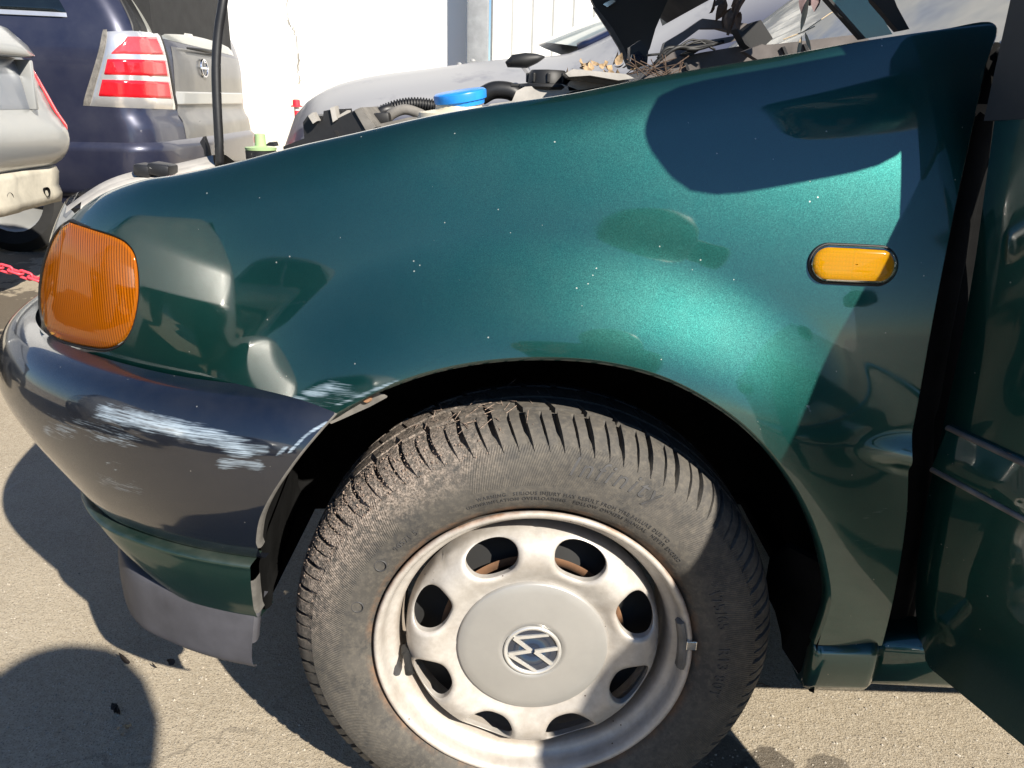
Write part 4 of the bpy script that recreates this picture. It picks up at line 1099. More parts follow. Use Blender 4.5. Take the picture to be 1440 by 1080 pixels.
pp('bay_cover', [(668, 163), (690, 146), (720, 142), (726, 128), (738, 122), (790, 118), (812, 126), (760, 146), (700, 160)], 0.26, 0.08, M['dust_plate'])
MB().tube(Poly([hit_y(676, 136, 0.36), hit_y(694, 127, 0.36), hit_y(716, 128, 0.36), hit_y(730, 136, 0.36)], 6).p, 0.011, 12).build('hose', M['black_plastic'], car, smooth=True)
k_ = hit_y(770, 120, 0.29)
MB().lathe([(-0.006, 0.026), (-0.005, 0.034), (-0.002, 0.036), (0.001, 0.034), (0.002, 0.0245), (0.013, 0.0235), (0.017, 0.020), (0.018, 0.0)], k_, 'z', 28).build('reservoir_cap', M['gasket'], car, auto=40)
for q in range(8):
    a_ = 2 * math.pi * q / 8; MB().box(k_ + Vector((0.024 * math.cos(a_), 0.024 * math.sin(a_), 0.008)), (0.005, 0.004, 0.011), Matrix.Rotation(a_, 3, 'Z'), 0.0012).build('cap_rib', M['gasket'], car)
MB().box(k_ + Vector((-0.034, 0.0, -0.001)), (0.022, 0.014, 0.004), None, 0.001).build('cap_tab', M['gasket'], car)
rl0 = random.Random(31)
M['scuttle'] = simple('scuttle_plastic', (0.095, 0.083, 0.078), 0.6, var=0.4, vscale=26, bscale=140, bstr=0.15)
# scuttle (cowl) panels
for k, q in enumerate(([(795, 103), (806, 97), (880, 104), (892, 110), (870, 113), (830, 106), (800, 108)], [(798, 110), (812, 105), (850, 112), (888, 113), (860, 119), (820, 114)], [(798, 118), (806, 110), (835, 116), (860, 119), (820, 126), (800, 128)])):
    pp('scuttle_layer', q, 0.20 + 0.03 * k, 0.08, M['dust_plate'] if k != 1 else M['trim_dusty'])
cw = [(0.26, 0.14), (0.235, 0.35), (0.215, 0.60), (0.205, 0.83), (0.215, 1.06), (0.235, 1.31), (0.26, 1.52)]
cwp = Poly([(x, y, 0) for x, y in cw], 6)
rows = []
for i in range(61):
    p = cwp.at(i / 60); crown = 0.018 * (1 - ((p.y - 0.83) / 0.7) ** 2)
    z0 = 0.905 + crown; wob = 0.0015 * math.sin(i * 2.1) 
    rows.append([Vector((p.x - 0.02, p.y, z0 - 0.05)), Vector((p.x, p.y, z0 - 0.008)), Vector((p.x + 0.02, p.y, z0 + 0.002 + wob)), Vector((p.x + 0.06, p.y, z0 - 0.004)), Vector((p.x + 0.065, p.y, z0 - 0.012)), Vector((p.x + 0.10, p.y, z0 - 0.008)), Vector((p.x + 0.15, p.y, z0 + 0.012)), Vector((p.x + 0.19, p.y, z0 + 0.024))])
cowl = grid('scuttle_panel', rows, M['scuttle'], car, flip=False)
pp('scuttle_body', [(900, 112), (926, 88), (985, 74), (1045, 64), (1090, 62), (1150, 55), (1216, 47), (1226, 62), (1100, 88), (1000, 106)], 0.34, 0.20, M['scuttle'])
for k, (x0_, y0_) in enumerate(((935, 90), (960, 84), (1100, 66), (1130, 62))):
    pp('scuttle_rib', [(x0_, y0_), (x0_ + 4, y0_ - 1), (x0_ + 10, y0_ + 14), (x0_ + 6, y0_ + 15)], 0.335, 0.01, M['black_plastic'])
for k in range(5):
    a_ = [(918 + rl0.uniform(-8, 8), 84 + rl0.uniform(-8, 8), 0.31), (945 + rl0.uniform(-8, 8), 70 + rl0.uniform(-8, 8), 0.31), (980 + rl0.uniform(-8, 8), 62 + rl0.uniform(-8, 8), 0.32), (1010 + rl0.uniform(-8, 8), 66 + rl0.uniform(-8, 8), 0.32)]
    MB().tube(Poly([hit_y(*q) for q in a_], 5).p, rl0.uniform(0.0012, 0.003), 7).build('cable', M['gasket'], car, smooth=True)
# torn bits, wiper arm and drain block
pp('scuttle_arm', [(935, 60), (965, 42), (988, 26), (1050, 33), (1062, 36), (1055, 52), (1010, 40), (985, 40), (950, 66), (930, 76)], 0.42, 0.02, M['scuttle'])
pp('scuttle_strut', [(918, 92), (940, 74), (975, 60), (1035, 50), (1040, 56), (985, 70), (945, 88), (922, 100)], 0.36, 0.02, M['scuttle'])
pp('wiper_pivot', [(958, 76), (978, 66), (1000, 60), (1002, 65), (985, 70), (970, 80)], 0.33, 0.02, M['gasket'])
pp('drain_block', [(1044, 44), (1062, 30), (1070, 28), (1087, 54), (1076, 64), (1058, 70)], 0.30, 0.035, M['gasket'])
pp('drain_block_side', [(1036, 40), (1044, 44), (1058, 70), (1048, 62)], 0.30, 0.03, M['black_plastic'])
pp('scuttle_tab', [(1046, 72), (1072, 62), (1085, 66), (1092, 76), (1066, 84)], 0.28, 0.02, M['scuttle'])
# bonnet hinges
pp('far_bonnet_hinge', [(832, 0), (838, 12), (858, 38), (872, 62), (884, 95), (897, 100), (914, 68), (922, 40), (934, 12), (941, -4), (950, -60), (820, -60)], 1.28, 0.03, M['gasket'])
pp('far_hinge_rim', [(834, 10), (840, 12), (862, 40), (877, 66), (890, 98), (884, 97), (870, 66), (854, 40)], 1.27, 0.02, M['trim_dark'])
pp('far_hinge_glint', [(848, 6), (862, -2), (866, 2), (854, 10)], 1.265, 0.01, M['chrome'])
pp('far_hinge_foot', [(886, 66), (901, 56), (912, 70), (910, 92), (892, 96), (886, 84)], 0.60, 0.03, M['black_plastic'])
pp('far_hinge_bolt', [(889, 76), (898, 71), (907, 80), (906, 92), (892, 94), (887, 86)], 0.585, 0.012, M['emblem_dark'])
pp('bonnet_hinge', [(1165, -10), (1180, 20), (1218, 54), (1255, 48), (1243, 28), (1222, 4), (1200, -60), (1140, -60)], 0.125, 0.004, M['paint_door'])
pp('bonnet_hinge_back', [(1215, -10), (1234, 8), (1250, 28), (1264, 44), (1279, 41), (1262, 10), (1250, -20), (1235, -60), (1195, -60)], 0.150, 0.012, M['gasket'])
pp('bonnet_hinge_edge', [(1165, -6), (1218, 54), (1214, 55), (1160, -6)], 0.122, 0.014, M['gasket'])
# bonnet, propped up
B0, B1 = Vector((0.33, 0, 1.06)), Vector((-0.13, 0, 1.80))
rows = []; rows2 = []
for i in range(25):
    u = i / 24; row = []; row2 = []
    for j in range(33):
        v = -1 + 2 * j / 32; hw = lerp(0.66, 0.60, u); p = B0.lerp(B1, u)
        nrm = Vector((0.85, 0, 0.53)); q = p + Vector((0, 0.83 + hw * v, 0)) + nrm * (0.05 * (1 - v * v) + 0.03 * math.sin(math.pi * u))
        row.append(q); row2.append(q - nrm * (0.022 if 0 < i < 24 and 0 < j < 32 else 0.0))
    rows.append(row); rows2.append(row2)
bon = grid('bonnet', rows, M['paint_door'], car)
grid('bonnet_underside', rows2, M['bay'], bon, flip=True)
# windscreen and pillars
def ws(u, v): # v 0 near .. 1 far
    y = lerp(0.10, 1.56, v); b = 1 - ((y - 0.83) / 0.73) ** 2
    base = Vector((0.46 - 0.12 * b, y, 0.925 + 0.02 * b)); top = Vector((1.06 - 0.07 * b, lerp(0.20, 1.46, v), 1.34 + 0.03 * b))
    p = base.lerp(top, u); return p + Vector((-0.5, 0, 0.85)) * (0.03 * math.sin(math.pi * u))
wsc = grid('windscreen', [[ws(i / 20, j / 30) for j in range(31)] for i in range(21)], glass('pale_windscreen_glass', (0.7, 0.75, 0.72), dirt=1.7), car, flip=True)  # pale diffuse layer mixed patchily over the glass
for s_ in (0, 1):
    MB().tube([ws(i / 10, s_) + Vector((0.02, 0.0 if s_ else -0.0, -0.012)) for i in range(11)], [0.026] * 11, 10).build('windscreen_pillar', M['paint_door'], car, smooth=True)
MB().tube([ws(0, j / 20) + Vector((-0.004, 0, 0.002)) for j in range(21)], 0.006, 8).build('windscreen_seal', M['gasket'], wsc, smooth=True)
MB().tube([ws(i / 10, 0.012) + Vector((-0.004, -0.004, 0.006)) for i in range(11)], 0.006, 8).build('pillar_seal', M['gasket'], wsc, smooth=True)
# cabin shell behind the door opening
roof = [[Vector((lerp(1.05, 2.55, i / 16), lerp(0.19, 1.47, j / 16), 1.345 + 0.045 * (1 - (2 * j / 16 - 1) ** 2) + 0.05 * math.sin(math.pi * min(1, i / 14)))) for j in range(17)] for i in range(17)]
grid('roof', roof, M['paint_door'], car)
def side_panel(y_of, sgn):
    rows = []
    for i in range(31):
        x = lerp(1.52, 2.95, i / 30); row = []
        for j in range(25):
            z = lerp(0.22, 0.95, j / 24); f = max(0, x - 2.6)
            y = y_base(0.1, z) + 1.2 * f ** 2
            r = math.hypot(x - 2.41, z - 0.28)
            if r < 0.34 and j < 24: 
                k = 0.34 / max(r, 1e-3); z = max(z, 0.28 + math.sqrt(max(0, 0.34 ** 2 - (x - 2.41) ** 2)))
            row.append(Vector((x, y if sgn > 0 else 1.66 - y, z)))
        rows.append(row)
    return rows
grid('rear_side_panel', side_panel(None, 1), M['paint_door'], car, flip=False)
grid('rear_side_panel', side_panel(None, -1), M['paint_door'], car, flip=True)
grid('far_door', [[Vector((lerp(0.43, 1.52, i / 8), 1.66 - y_base(0.2, lerp(0.24, 0.94, j / 10)), lerp(0.24, 0.94, j / 10))) for j in range(11)] for i in range(9)], M['paint_door'], car, flip=True)
for y0, y1 in ((0.09, 0.20), (1.57, 1.46)):
    MB().tube([(1.54, y0, 0.93), (1.62, y1, 1.36)], 0.035, 8).build('roof_pillar', M['paint_door'], car, smooth=True)
    MB().tube([(2.85, y0 + (0.12 if y0 < 1 else -0.12), 0.93), (2.50, y1, 1.37)], 0.05, 8).build('roof_pillar', M['paint_door'], car, smooth=True)
MB().box((2.97, 0.83, 0.60), (0.10, 1.40, 0.66), None, 0.04).build('tail_panel', M['paint_door'], car, auto=40)
MB().box((1.5, 0.83, 0.23), (2.1, 1.40, 0.05)).build('floor_pan', M['underbody'], car)
MB().box((0.50, 0.83, 0.62), (0.06, 1.44, 0.60)).build('bulkhead', M['underbody'], car)
MB().box((0.70, 0.83, 0.86), (0.30, 1.36, 0.16), None, 0.05).build('dashboard', M['black_plastic'], car, auto=40)
for y in (0.46, 1.20):
    MB().box((1.25, y, 0.45), (0.48, 0.48, 0.16), None, 0.05).box((1.50, y, 0.80), (0.14, 0.48, 0.62), Matrix.Rotation(R(14), 3, 'Y'), 0.05).build('car_seat', M['bay'], car, auto=40)
wr = MB()
for x, y in ((2.41, 0.10), (2.41, 1.56), (0.0, 1.56)):
    wr2 = MB().lathe([(-0.075, 0.17), (-0.085, 0.22), (-0.07, 0.265), (-0.04, 0.28), (0.04, 0.28), (0.07, 0.265), (0.085, 0.22), (0.075, 0.17)], (x, y, 0.28), 'y', 40)
    t_ = wr2.build('rear_tyre' if x > 1 else 'far_front_tyre', M['tyre_text'], car, auto=40)
    MB().lathe([(-0.05, 0.172), (-0.03, 0.165), (-0.045, 0.12), (-0.055, 0.09), (-0.06, 0.0)], (x, y, 0.28), 'y', 32).build('rim', M['cap'], t_, smooth=True)

# ================================================================== WALLS
def wallmat(name, top, low, zsplit):
    m, nt, bs = newmat(name)
    tc = nt.nodes.new('ShaderNodeTexCoord'); ob = tc.outputs['Object']; sx = nt.nodes.new('ShaderNodeSeparateXYZ'); L(nt, ob, sx.inputs[0])
    n = tex(nt, 2.0, 4, 0.6, ob); st = tex(nt, 9, 4, 0.7, ob, stretch=(1, 1, 0.12))
    f = math_(nt, 'GREATER_THAN', math_(nt, 'MULTIPLY_ADD', n, 0.02, sx.outputs[2]), zsplit + 0.01)
    c = mixc(nt, f, low, top); c = mixc(nt, math_(nt, 'MULTIPLY', ramp(nt, st, 0.5, 0.8), 0.12), c, (0.45, 0.41, 0.35))
    L(nt, c, bs.inputs['Base Color']); bs.inputs['Roughness'].default_value = 0.85
    bump(nt, tex(nt, 60, 4, 0.7, ob), 0.15, 0.004, bs)
    return m
YW = 7.2
M['render'] = wallmat('white_render', (0.84, 0.83, 0.80), (0.80, 0.755, 0.64), hit_y(400, 115, YW).z)
xl = hit_y(656, 40, YW).x
wl = MB().box(((-16 + xl) / 2, YW + 0.15, 2.5), (16 + xl, 0.30, 5.0)).build('rendered_wall', M['render'], None, loc=(0, 0, 0))
tag(wl, 'white rendered yard wall with a cream band along its foot', 'wall')
# crack with dirt down the wall
ck = MB()
cpts = [(404, -30), (404, 20), (405, 32), (410, 38), (416, 50), (418, 75), (419, 100), (420, 118)]
for (a, b) in zip(cpts[:-1], cpts[1:]):
    p, q = hit_y(*a, YW - 0.004), hit_y(*b, YW - 0.004)
    for k in range(3):
        u0, u1 = k / 3, (k + 1) / 3; j0, j1 = random.uniform(-.012, .012), random.uniform(-.012, .012); w_ = random.uniform(0.006, 0.02)
        a_, b_ = p.lerp(q, u0) + Vector((j0, 0, 0)), p.lerp(q, u1) + Vector((j1, 0, 0))
        ck.prism([a_, a_ + Vector((w_, 0, 0)), b_ + Vector((w_ * .8, 0, 0)), b_], (0, 0.006, 0))
ck.build('wall_crack', simple('crack_dirt', (0.33, 0.31, 0.27), 0.9, var=0.4), wl)
# corrugated sheet wall: each sheet panel between ribs its own part
sheet = thing('sheet_wall', (3.5, YW, 0), 'white corrugated metal sheet wall beside the rendered wall', 'wall')
M['sheet'] = simple('white_sheet', (0.78, 0.77, 0.72), 0.5, var=0.06, vscale=3)
x0 = hit_y(690, 40, YW - 0.1).x; pitch = 0.185; rnd = random.Random(5)
for k in range(40):
    a = x0 + k * pitch; y = YW - 0.10 + rnd.uniform(-0.003, 0.003)
    pr = [(0, 0.025), (0.018, 0.004), (0.03, 0.0), (pitch - 0.03, 0.0), (pitch - 0.018, 0.004), (pitch - 0.006, 0.025), (pitch - 0.001, 0.026)]
    grid('sheet_panel', [[Vector((a + px_, y + d_, z)) for px_, d_ in pr] for z in (0.05, 4.0)], M['sheet'], sheet, smooth=False, flip=True)
pst = MB().box(((hit_y(658, 40, YW - .2).x + hit_y(687, 40, YW - .2).x) / 2, YW - 0.20, 2.1), (hit_y(687, 40, YW - .2).x - hit_y(658, 40, YW - .2).x, 0.14, 4.2), None, 0.012).build('wall_return', simple('wall_return_shade', (0.26, 0.27, 0.28), 0.55, var=0.15), None, auto=30)  # return of the wall corner, its shade put into a grey colour
tag(pst, 'wall return between render and corrugated sheets, its shade painted grey', 'post')

# ================================================================== OTHER CARS
M['win'] = simple('car_window', (0.006, 0.009, 0.010), 0.04, coat=1.0, var=0.2)
M['dark_tyre'] = simple('parked_tyre', (0.02, 0.02, 0.02), 0.8)
def dustpaint(name, col, dust, dcol=(0.42, 0.39, 0.33), rough=0.35, metal=0.4, coat=0.7, scale=5, upw=0.6, lo=0.30, hi=0.78):
    m, nt, bs = newmat(name)
    c, f = dusty(nt, tuple(col), dust, dcol, scale, upw, lo, hi); L(nt, c, bs.inputs['Base Color'])
    bs.inputs['Metallic'].default_value = metal; bs.inputs['Roughness'].default_value = rough
    L(nt, math_(nt, 'MULTIPLY_ADD', f, -coat, coat, True), bs.inputs['Coat Weight']); bs.inputs['Coat Roughness'].default_value = 0.06
    L(nt, math_(nt, 'MULTIPLY_ADD', f, -metal, metal, True), bs.inputs['Metallic'])
    return m
M['mpv'] = dustpaint('mpv_blue', (0.022, 0.026, 0.055), 0.25, (0.25, 0.24, 0.25))
M['mpv_rear'] = dustpaint('mpv_tailgate_wall_reflection', (0.04, 0.042, 0.055), 0.42, (0.40, 0.385, 0.34), upw=0.0, lo=-0.2, hi=0.75, coat=0.6, scale=3)  # beige layer paints in the cream wall's grazing reflection
M['rear_glass'] = simple('rear_window_wall_reflection', (0.28, 0.28, 0.25), 0.10, coat=1.0, var=0.2, vscale=3)  # pale base colour stands in for the white wall reflected in the glass
M['silver'] = dustpaint('silver_dusty', (0.36, 0.37, 0.37), 0.75, (0.42, 0.40, 0.35))
M['hoodblue'] = dustpaint('navy_dusty', (0.02, 0.028, 0.075), 1.0, (0.29, 0.29, 0.295), upw=2.6, lo=0.0, hi=0.45, coat=0.5)
M['beam'] = simple('bumper_beam', (0.50, 0.46, 0.37), 0.6, var=0.25, vscale=9, bscale=40, bstr=0.3)
M['red'] = simple('red_lens', (0.62, 0.012, 0.02), 0.12, coat=1.0, var=0.12, vscale=40)
M['pink'] = simple('red_lens_pale', (0.70, 0.06, 0.07), 0.12, coat=1.0, var=0.12, vscale=40)
M['lamp_chrome'] = simple('lamp_chrome', (0.80, 0.79, 0.78), 0.22, metal=0.7, var=0.06)

class Slices:
    """car rear built from horizontal outlines; rear faces +x, the side seen is the -y side"""
    def __init__(s, yc, xr, hw, rc, xf): s.yc, s.xr, s.hw, s.rc, s.xf = yc, xr, hw, rc, xf
    def pt(s, a, z, off=0.0):
        """a: metres along the outline; 0 = middle of the near rear corner, <0 along the side, >0 along the rear"""
        xr, hw, rc = s.xr(z), s.hw(z), s.rc(z)
        q = rc * math.pi / 4
        c = Vector((xr - rc, s.yc - hw + rc, z))
        if a < -q: p = Vector((xr - rc + (a + q), s.yc - hw, z)); n = Vector((0, -1, 0))
        elif a <= q:
            th = -math.pi / 4 + a / rc; n = Vector((math.cos(th), math.sin(th), 0)); p = c + n * rc
        else:
            p = Vector((xr, s.yc - hw + rc + (a - q), z)); n = Vector((1, 0, 0))
            far = s.yc + hw - rc
            bulge = 0.03 * (1 - ((p.y - s.yc) / hw) ** 2)
            if p.y > far:
                th = (p.y - far) / rc
                if th < math.pi / 2: n = Vector((math.cos(th), math.sin(th), 0)); p = Vector((xr - rc, far, z)) + n * rc
                else: n = Vector((0, 1, 0)); p = Vector((xr - rc - (p.y - far - rc * math.pi / 2), s.yc + hw, z))
            else: p.x += bulge * 0.8
        return p + n * off
    def body(s, name, zs, mat, parent):
        rows = []
        for z in zs:
            q = s.rc(z) * math.pi / 4; tot = 2 * (s.hw(z) - s.rc(z)) + 3 * q * 1.0
            al = [-2.4, -1.6, -1.0, -0.6, -0.4, -0.25] + [lerp(-q, q, k / 24) for k in range(25)] + [lerp(q, 2 * (s.hw(z) - s.rc(z)) + q, k / 16) for k in range(1, 17)] + [2 * (s.hw(z) - s.rc(z)) + q + s.rc(z) * math.pi / 2 * k / 8 for k in range(1, 9)] + [2 * (s.hw(z) - s.rc(z)) + q + s.rc(z) * math.pi / 2 + k for k in (0.5, 1.2, 2.3)]
            al = sorted(al)
            rows.append([s.pt(a, z) for a in al])
        o = grid(name, rows, mat, parent, flip=False)
        return o
    def patch(s, name, quad, mat, parent, off=0.004, nu=26, nv=14, thick=True):
        """quad: 4 (a, z) corners: top-left, top-right, bottom-right, bottom-left; or any polygon fan rows"""
        tl, tr, br, bl_ = quad; rows = []
        for j in range(nv + 1):
            v = j / nv; row = []
            for i in range(nu + 1):
                u = i / nu
                a = lerp(lerp(tl[0], tr[0], u), lerp(bl_[0], br[0], u), v); z = lerp(lerp(tl[1], tr[1], u), lerp(bl_[1], br[1], u), v)
                e_ = min(u, 1 - u, v, 1 - v); row.append(s.pt(a, z, off if e_ > 0 or not thick else 0.0015))
            rows.append(row)
        return grid(name, rows, mat, parent, flip=True)
tb_ = lambda t: (lambda z: sinterp(t, z))
# --- dark blue MPV
mpv = thing('parked_mpv', (-4.0, 4.42, 0), 'dark navy MPV parked by the white wall, chrome-framed red tail lamp', 'car')
MS = Slices(4.42, tb_([(0.25, -2.04), (0.35, -1.99), (0.55, -1.96), (0.70, -1.97), (0.74, -1.995), (0.82, -2.00), (1.05, -2.00), (1.20, -2.04), (1.45, -2.20), (1.62, -2.34), (1.72, -2.60)]),
            tb_([(0.25, 0.82), (0.45, 0.875), (0.80, 0.87), (1.05, 0.855), (1.45, 0.76), (1.62, 0.68), (1.72, 0.50)]), tb_([(0.25, 0.16), (0.6, 0.16), (1.0, 0.13), (1.3, 0.11), (1.72, 0.10)]), -6.2)
mzs = [0.25 + (1.72 - 0.25) * k / 46 for k in range(47)]
MS.body('body', mzs, M['mpv'], mpv)
MB().box((-4.0, 4.42, 0.9), (4.0, 1.2, 1.5)).build('body_core', M['underbody'], mpv)
MB().box((-4.4, 4.42, 1.70), (3.6, 1.02, 0.06), None, 0.03).build('roof', M['mpv'], mpv, auto=40)
def za(px, py, x=None, y=None):
    p = hit_x(px, py, x) if x is not None else hit_y(px, py, y); return p
def tl(px, py):
    """(a, z) of a pixel on the MPV's near side or rear"""
    q = 0.13 * math.pi / 4
    p = hit_y(px, py, 3.56)
    if p.x < -2.13: return (p.x + 2.13 - q, p.z)
    p2 = hit_x(px, py, -2.00)
    if p2.y > 3.69: return (p2.y - 3.69 + q, p2.z)
    t = clamp((p.x + 2.13) / 0.13); return (lerp(-q, q, t), p.z)
LQ = [tl(150, 44), tl(220, 42), tl(243, 154), tl(129, 149)]
def lq(u0, v0, u1, v1):
    def b(u, v): return (lerp(lerp(LQ[0][0], LQ[1][0], u), lerp(LQ[3][0], LQ[2][0], u), v), lerp(lerp(LQ[0][1], LQ[1][1], u), lerp(LQ[3][1], LQ[2][1], u), v))
    return [b(u0, v0), b(u1, v0), b(u1, v1), b(u0, v1)]
lamp = MS.patch('tail_lamp', LQ, M['lamp_chrome'], mpv, 0.014)
MS.patch('lamp_seal', lq(-0.06, -0.03, 0.0, 1.0), M['trim_dusty'], lamp, 0.010)
MS.patch('lamp_seal', lq(1.0, 0.0, 1.04, 1.0), M['gasket'], lamp, 0.010)
q0 = lq(0.045, 0.04, 0.96, 0.325); q0[0] = lq(0.25, 0.05, 0.5, 0.3)[0]; q0[1] = lq(0.1, 0.05, 0.84, 0.3)[1]
for q, m_ in ((q0, M['pink']), (lq(0.04, 0.345, 0.965, 0.595), M['red']), (lq(0.035, 0.615, 0.97, 0.885), M['red'])):
    MS.patch('lamp_lens', q, m_, lamp, 0.019, 20, 8)
MS.patch('quarter_window', [(-1.9, 1.50), (-0.98, 1.50), (-0.80, 1.15), (-1.9, 1.175)] if False else [tl(-120, -40), tl(92, -40), tl(101, 17), tl(-120, 4)], M['win'], mpv, 0.006)
MS.patch('window_trim', [tl(-120, 5), tl(101, 17), tl(100, 24), tl(-120, 14)], M['lamp_chrome'], mpv, 0.009)
def rz(px, py): # rear face
    p = hit_x(px, py, -1.99); q = 0.13 * math.pi / 4
    return (p.y - 3.69 + q, p.z)
q_ = 0.13 * math.pi / 4
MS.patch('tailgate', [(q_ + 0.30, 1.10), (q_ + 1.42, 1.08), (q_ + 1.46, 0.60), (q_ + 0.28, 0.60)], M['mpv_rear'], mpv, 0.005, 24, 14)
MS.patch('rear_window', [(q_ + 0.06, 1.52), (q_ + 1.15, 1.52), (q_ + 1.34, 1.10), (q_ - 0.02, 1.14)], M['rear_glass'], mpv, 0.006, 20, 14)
MS.patch('window_edge', [(q_ - 0.02, 1.52), (q_ + 0.06, 1.52), (q_ + 0.06, 1.14), (q_ - 0.06, 1.15)], M['gasket'], mpv, 0.009)
stk = MS.patch('window_sticker', [(q_ + 0.30, 1.50), (q_ + 0.62, 1.50), (q_ + 0.66, 1.15), (q_ + 0.30, 1.18)], simple('paper', (0.55, 0.54, 0.50), 0.6), mpv, 0.010)
MS.patch('tailgate_handle_strip', [(q_ + 0.30, 0.865), (q_ + 1.44, 0.865), (q_ + 1.44, 0.79), (q_ + 0.26, 0.79)], M['silver'], mpv, 0.022)
MS.patch('plate_recess', [(q_ + 0.45, 0.775), (q_ + 1.15, 0.775), (q_ + 1.10, 0.66), (q_ + 0.50, 0.66)], M['emblem_dark'], mpv, 0.004)
MS.patch('rear_bumper', [(-0.62, 0.60), (1.60, 0.62), (1.60, 0.30), (-0.62, 0.32)], M['mpv'], mpv, 0.030, 40, 12)
MB().tube([MS.pt(a_, 1.10, 0.03) for a_ in (q_ + 0.45, q_ + 0.7, q_ + 0.95)], [0.006, 0.010, 0.014], 8).build('rear_wiper', M['gasket'], mpv, smooth=True)
rg = MB(); rr_ = []
ec = MS.pt(q_ + 0.70, 1.00, 0.012)
for k in range(28):
    t = 2 * math.pi * k / 28; rr_.append([ec + Vector((dx, r * math.cos(t), r * math.sin(t))) for dx, r in ((0, 0.055), (0.008, 0.052), (0.008, 0.046), (0, 0.043))])
rg.add([p for r in rr_ for p in r], gridfaces(28, 4, closed_u=True))
rg.box(ec + Vector((0.004, 0, 0)), (0.006, 0.13, 0.012)); rg.build('tailgate_emblem', M['chrome'], mpv)
for x in (-2.8, -5.4):
    t_ = MB().lathe([(-0.10, 0.20), (-0.11, 0.26), (-0.08, 0.31), (0.08, 0.31), (0.11, 0.26), (0.10, 0.20)], (x, 3.68, 0.31), 'y', 36).build('wheel', M['dark_tyre'], mpv, auto=40)
    MB().lathe([(-0.08, 0.20), (-0.06, 0.18), (-0.09, 0.05), (-0.09, 0.0)], (x, 3.68, 0.31), 'y', 28).build('rim', M['silver'], t_, smooth=True)
# --- silver hatchback, bumper cover missing
slv = thing('parked_hatchback', (-4.0, 1.96, 0), 'dusty silver hatchback parked beside the navy MPV, its rear bumper cover missing', 'car')
SS = Slices(1.96, tb_([(0.52, -2.12), (0.56, -2.02), (0.62, -1.975), (0.70, -1.965), (0.78, -1.99), (0.96, -2.02), (1.1, -2.08), (1.4, -2.4), (1.5, -2.7)]), tb_([(0.52, 0.80), (0.56, 0.84), (0.62, 0.865), (0.70, 0.86), (0.80, 0.825), (0.90, 0.775), (0.97, 0.735), (1.02, 0.67), (1.1, 0.62), (1.4, 0.55), (1.5, 0.45)]), tb_([(0.52, 0.08), (0.62, 0.06), (0.75, 0.06), (1.0, 0.07), (1.5, 0.12)]), -5.5)
SS.body('body', [0.52 + (1.5 - 0.52) * k / 48 for k in range(49)], M['silver'], slv)
MB().box((-4.15, 1.96, 0.72), (3.6, 1.2, 1.0)).build('body_core', M['underbody'], slv)
MB().box((-4.2, 1.96, 1.49), (2.6, 0.92, 0.05), None, 0.02).build('roof', M['silver'], slv, auto=40)
def sa(y, z): # outline coordinate of a point at width y on the rear
    rc = SS.rc(z); return y - (SS.yc - SS.hw(z) + rc) + rc * math.pi / 4
rows = []
lg = [(1.12, -0.02), (1.08, 0.055), (1.02, 0.075), (0.982, 0.080), (0.975, 0.06), (0.975, 0.0)]
for k in range(25):
    y = lerp(1.36, 2.585, k / 24); rows.append([SS.pt(sa(y - 0.05 * clamp((z - 0.98) / 0.14) * (1 if k > 12 else -1), z), z, o_) for z, o_ in lg])
rows.append([p + Vector((-0.05, 0.002, 0)) for p in rows[-1]])
grid('tailgate', rows, M['silver'], slv, flip=True)
M['recess'] = dustpaint('silver_shaded', (0.20, 0.22, 0.26), 0.5, (0.36, 0.35, 0.33))  # darker copy of the silver, the recess shade is in its colour
MB().box((-1.985, 2.565, 0.875), (0.07, 0.02, 0.185), Matrix.Rotation(R(-4), 3, 'X'), 0.006).build('recess_side', M['silver'], slv, auto=40)
SS.patch('plate_recess', [(sa(1.45, 0.96), 0.965), (sa(2.55, 0.96), 0.965), (sa(2.56, 0.79), 0.785), (sa(1.45, 0.79), 0.785)], M['recess'], slv, 0.004)
SS.patch('number_plate', [(sa(1.72, 0.94), 0.93), (sa(2.28, 0.94), 0.93), (sa(2.28, 0.82), 0.815), (sa(1.72, 0.82), 0.815)], simple('plate_white', (0.6, 0.6, 0.56), 0.4), slv, 0.014)
SS.patch('tail_lamp', [(sa(2.655, 0.955), 0.955), (sa(2.655, 0.955) + 0.09, 0.955), (sa(2.80, 0.70) + 0.06, 0.70), (sa(2.77, 0.70), 0.70)], M['pink'], slv, 0.008)
SS.patch('window_glass', [(sa(1.5, 1.38), 1.38), (sa(2.4, 1.38), 1.38), (sa(2.50, 1.14), 1.14), (sa(1.42, 1.14), 1.14)], M['win'], slv, 0.006)
bm_ = []
for k in range(31):
    y = lerp(1.16, 2.74, k / 30); dx = -0.05 * ((y - 1.96) / 0.8) ** 2 + (0.012 if (k // 3) % 3 == 1 else 0)
    bm_.append([Vector((-2.06 + dx, y, 0.555)), Vector((-1.985 + dx, y, 0.552)), Vector((-1.975 + dx, y, 0.53)), Vector((-1.985 + dx, y, 0.475)), Vector((-1.975 + dx, y, 0.44)), Vector((-1.985 + dx, y, 0.402)), Vector((-2.06 + dx, y, 0.402))])
bm_.append([Vector((-2.10, p.y, p.z)) for p in bm_[-1]])
beam = grid('bumper_beam', bm_, M['beam'], slv, flip=True)
for y, z in ((2.62, 0.455), (2.33, 0.465)):
    MB().lathe([(0.0, 0.020), (-0.012, 0.018), (-0.012, 0.0)], (-1.982 - 0.05 * ((y - 1.96) / 0.8) ** 2 + 0.012, y, z), 'x', 16).build('beam_hole', M['liner'], beam)
MB().box((-2.10, 2.30, 0.575), (0.10, 0.30, 0.05), None, 0.01).build('beam_bracket', M['trim_dusty'], slv)
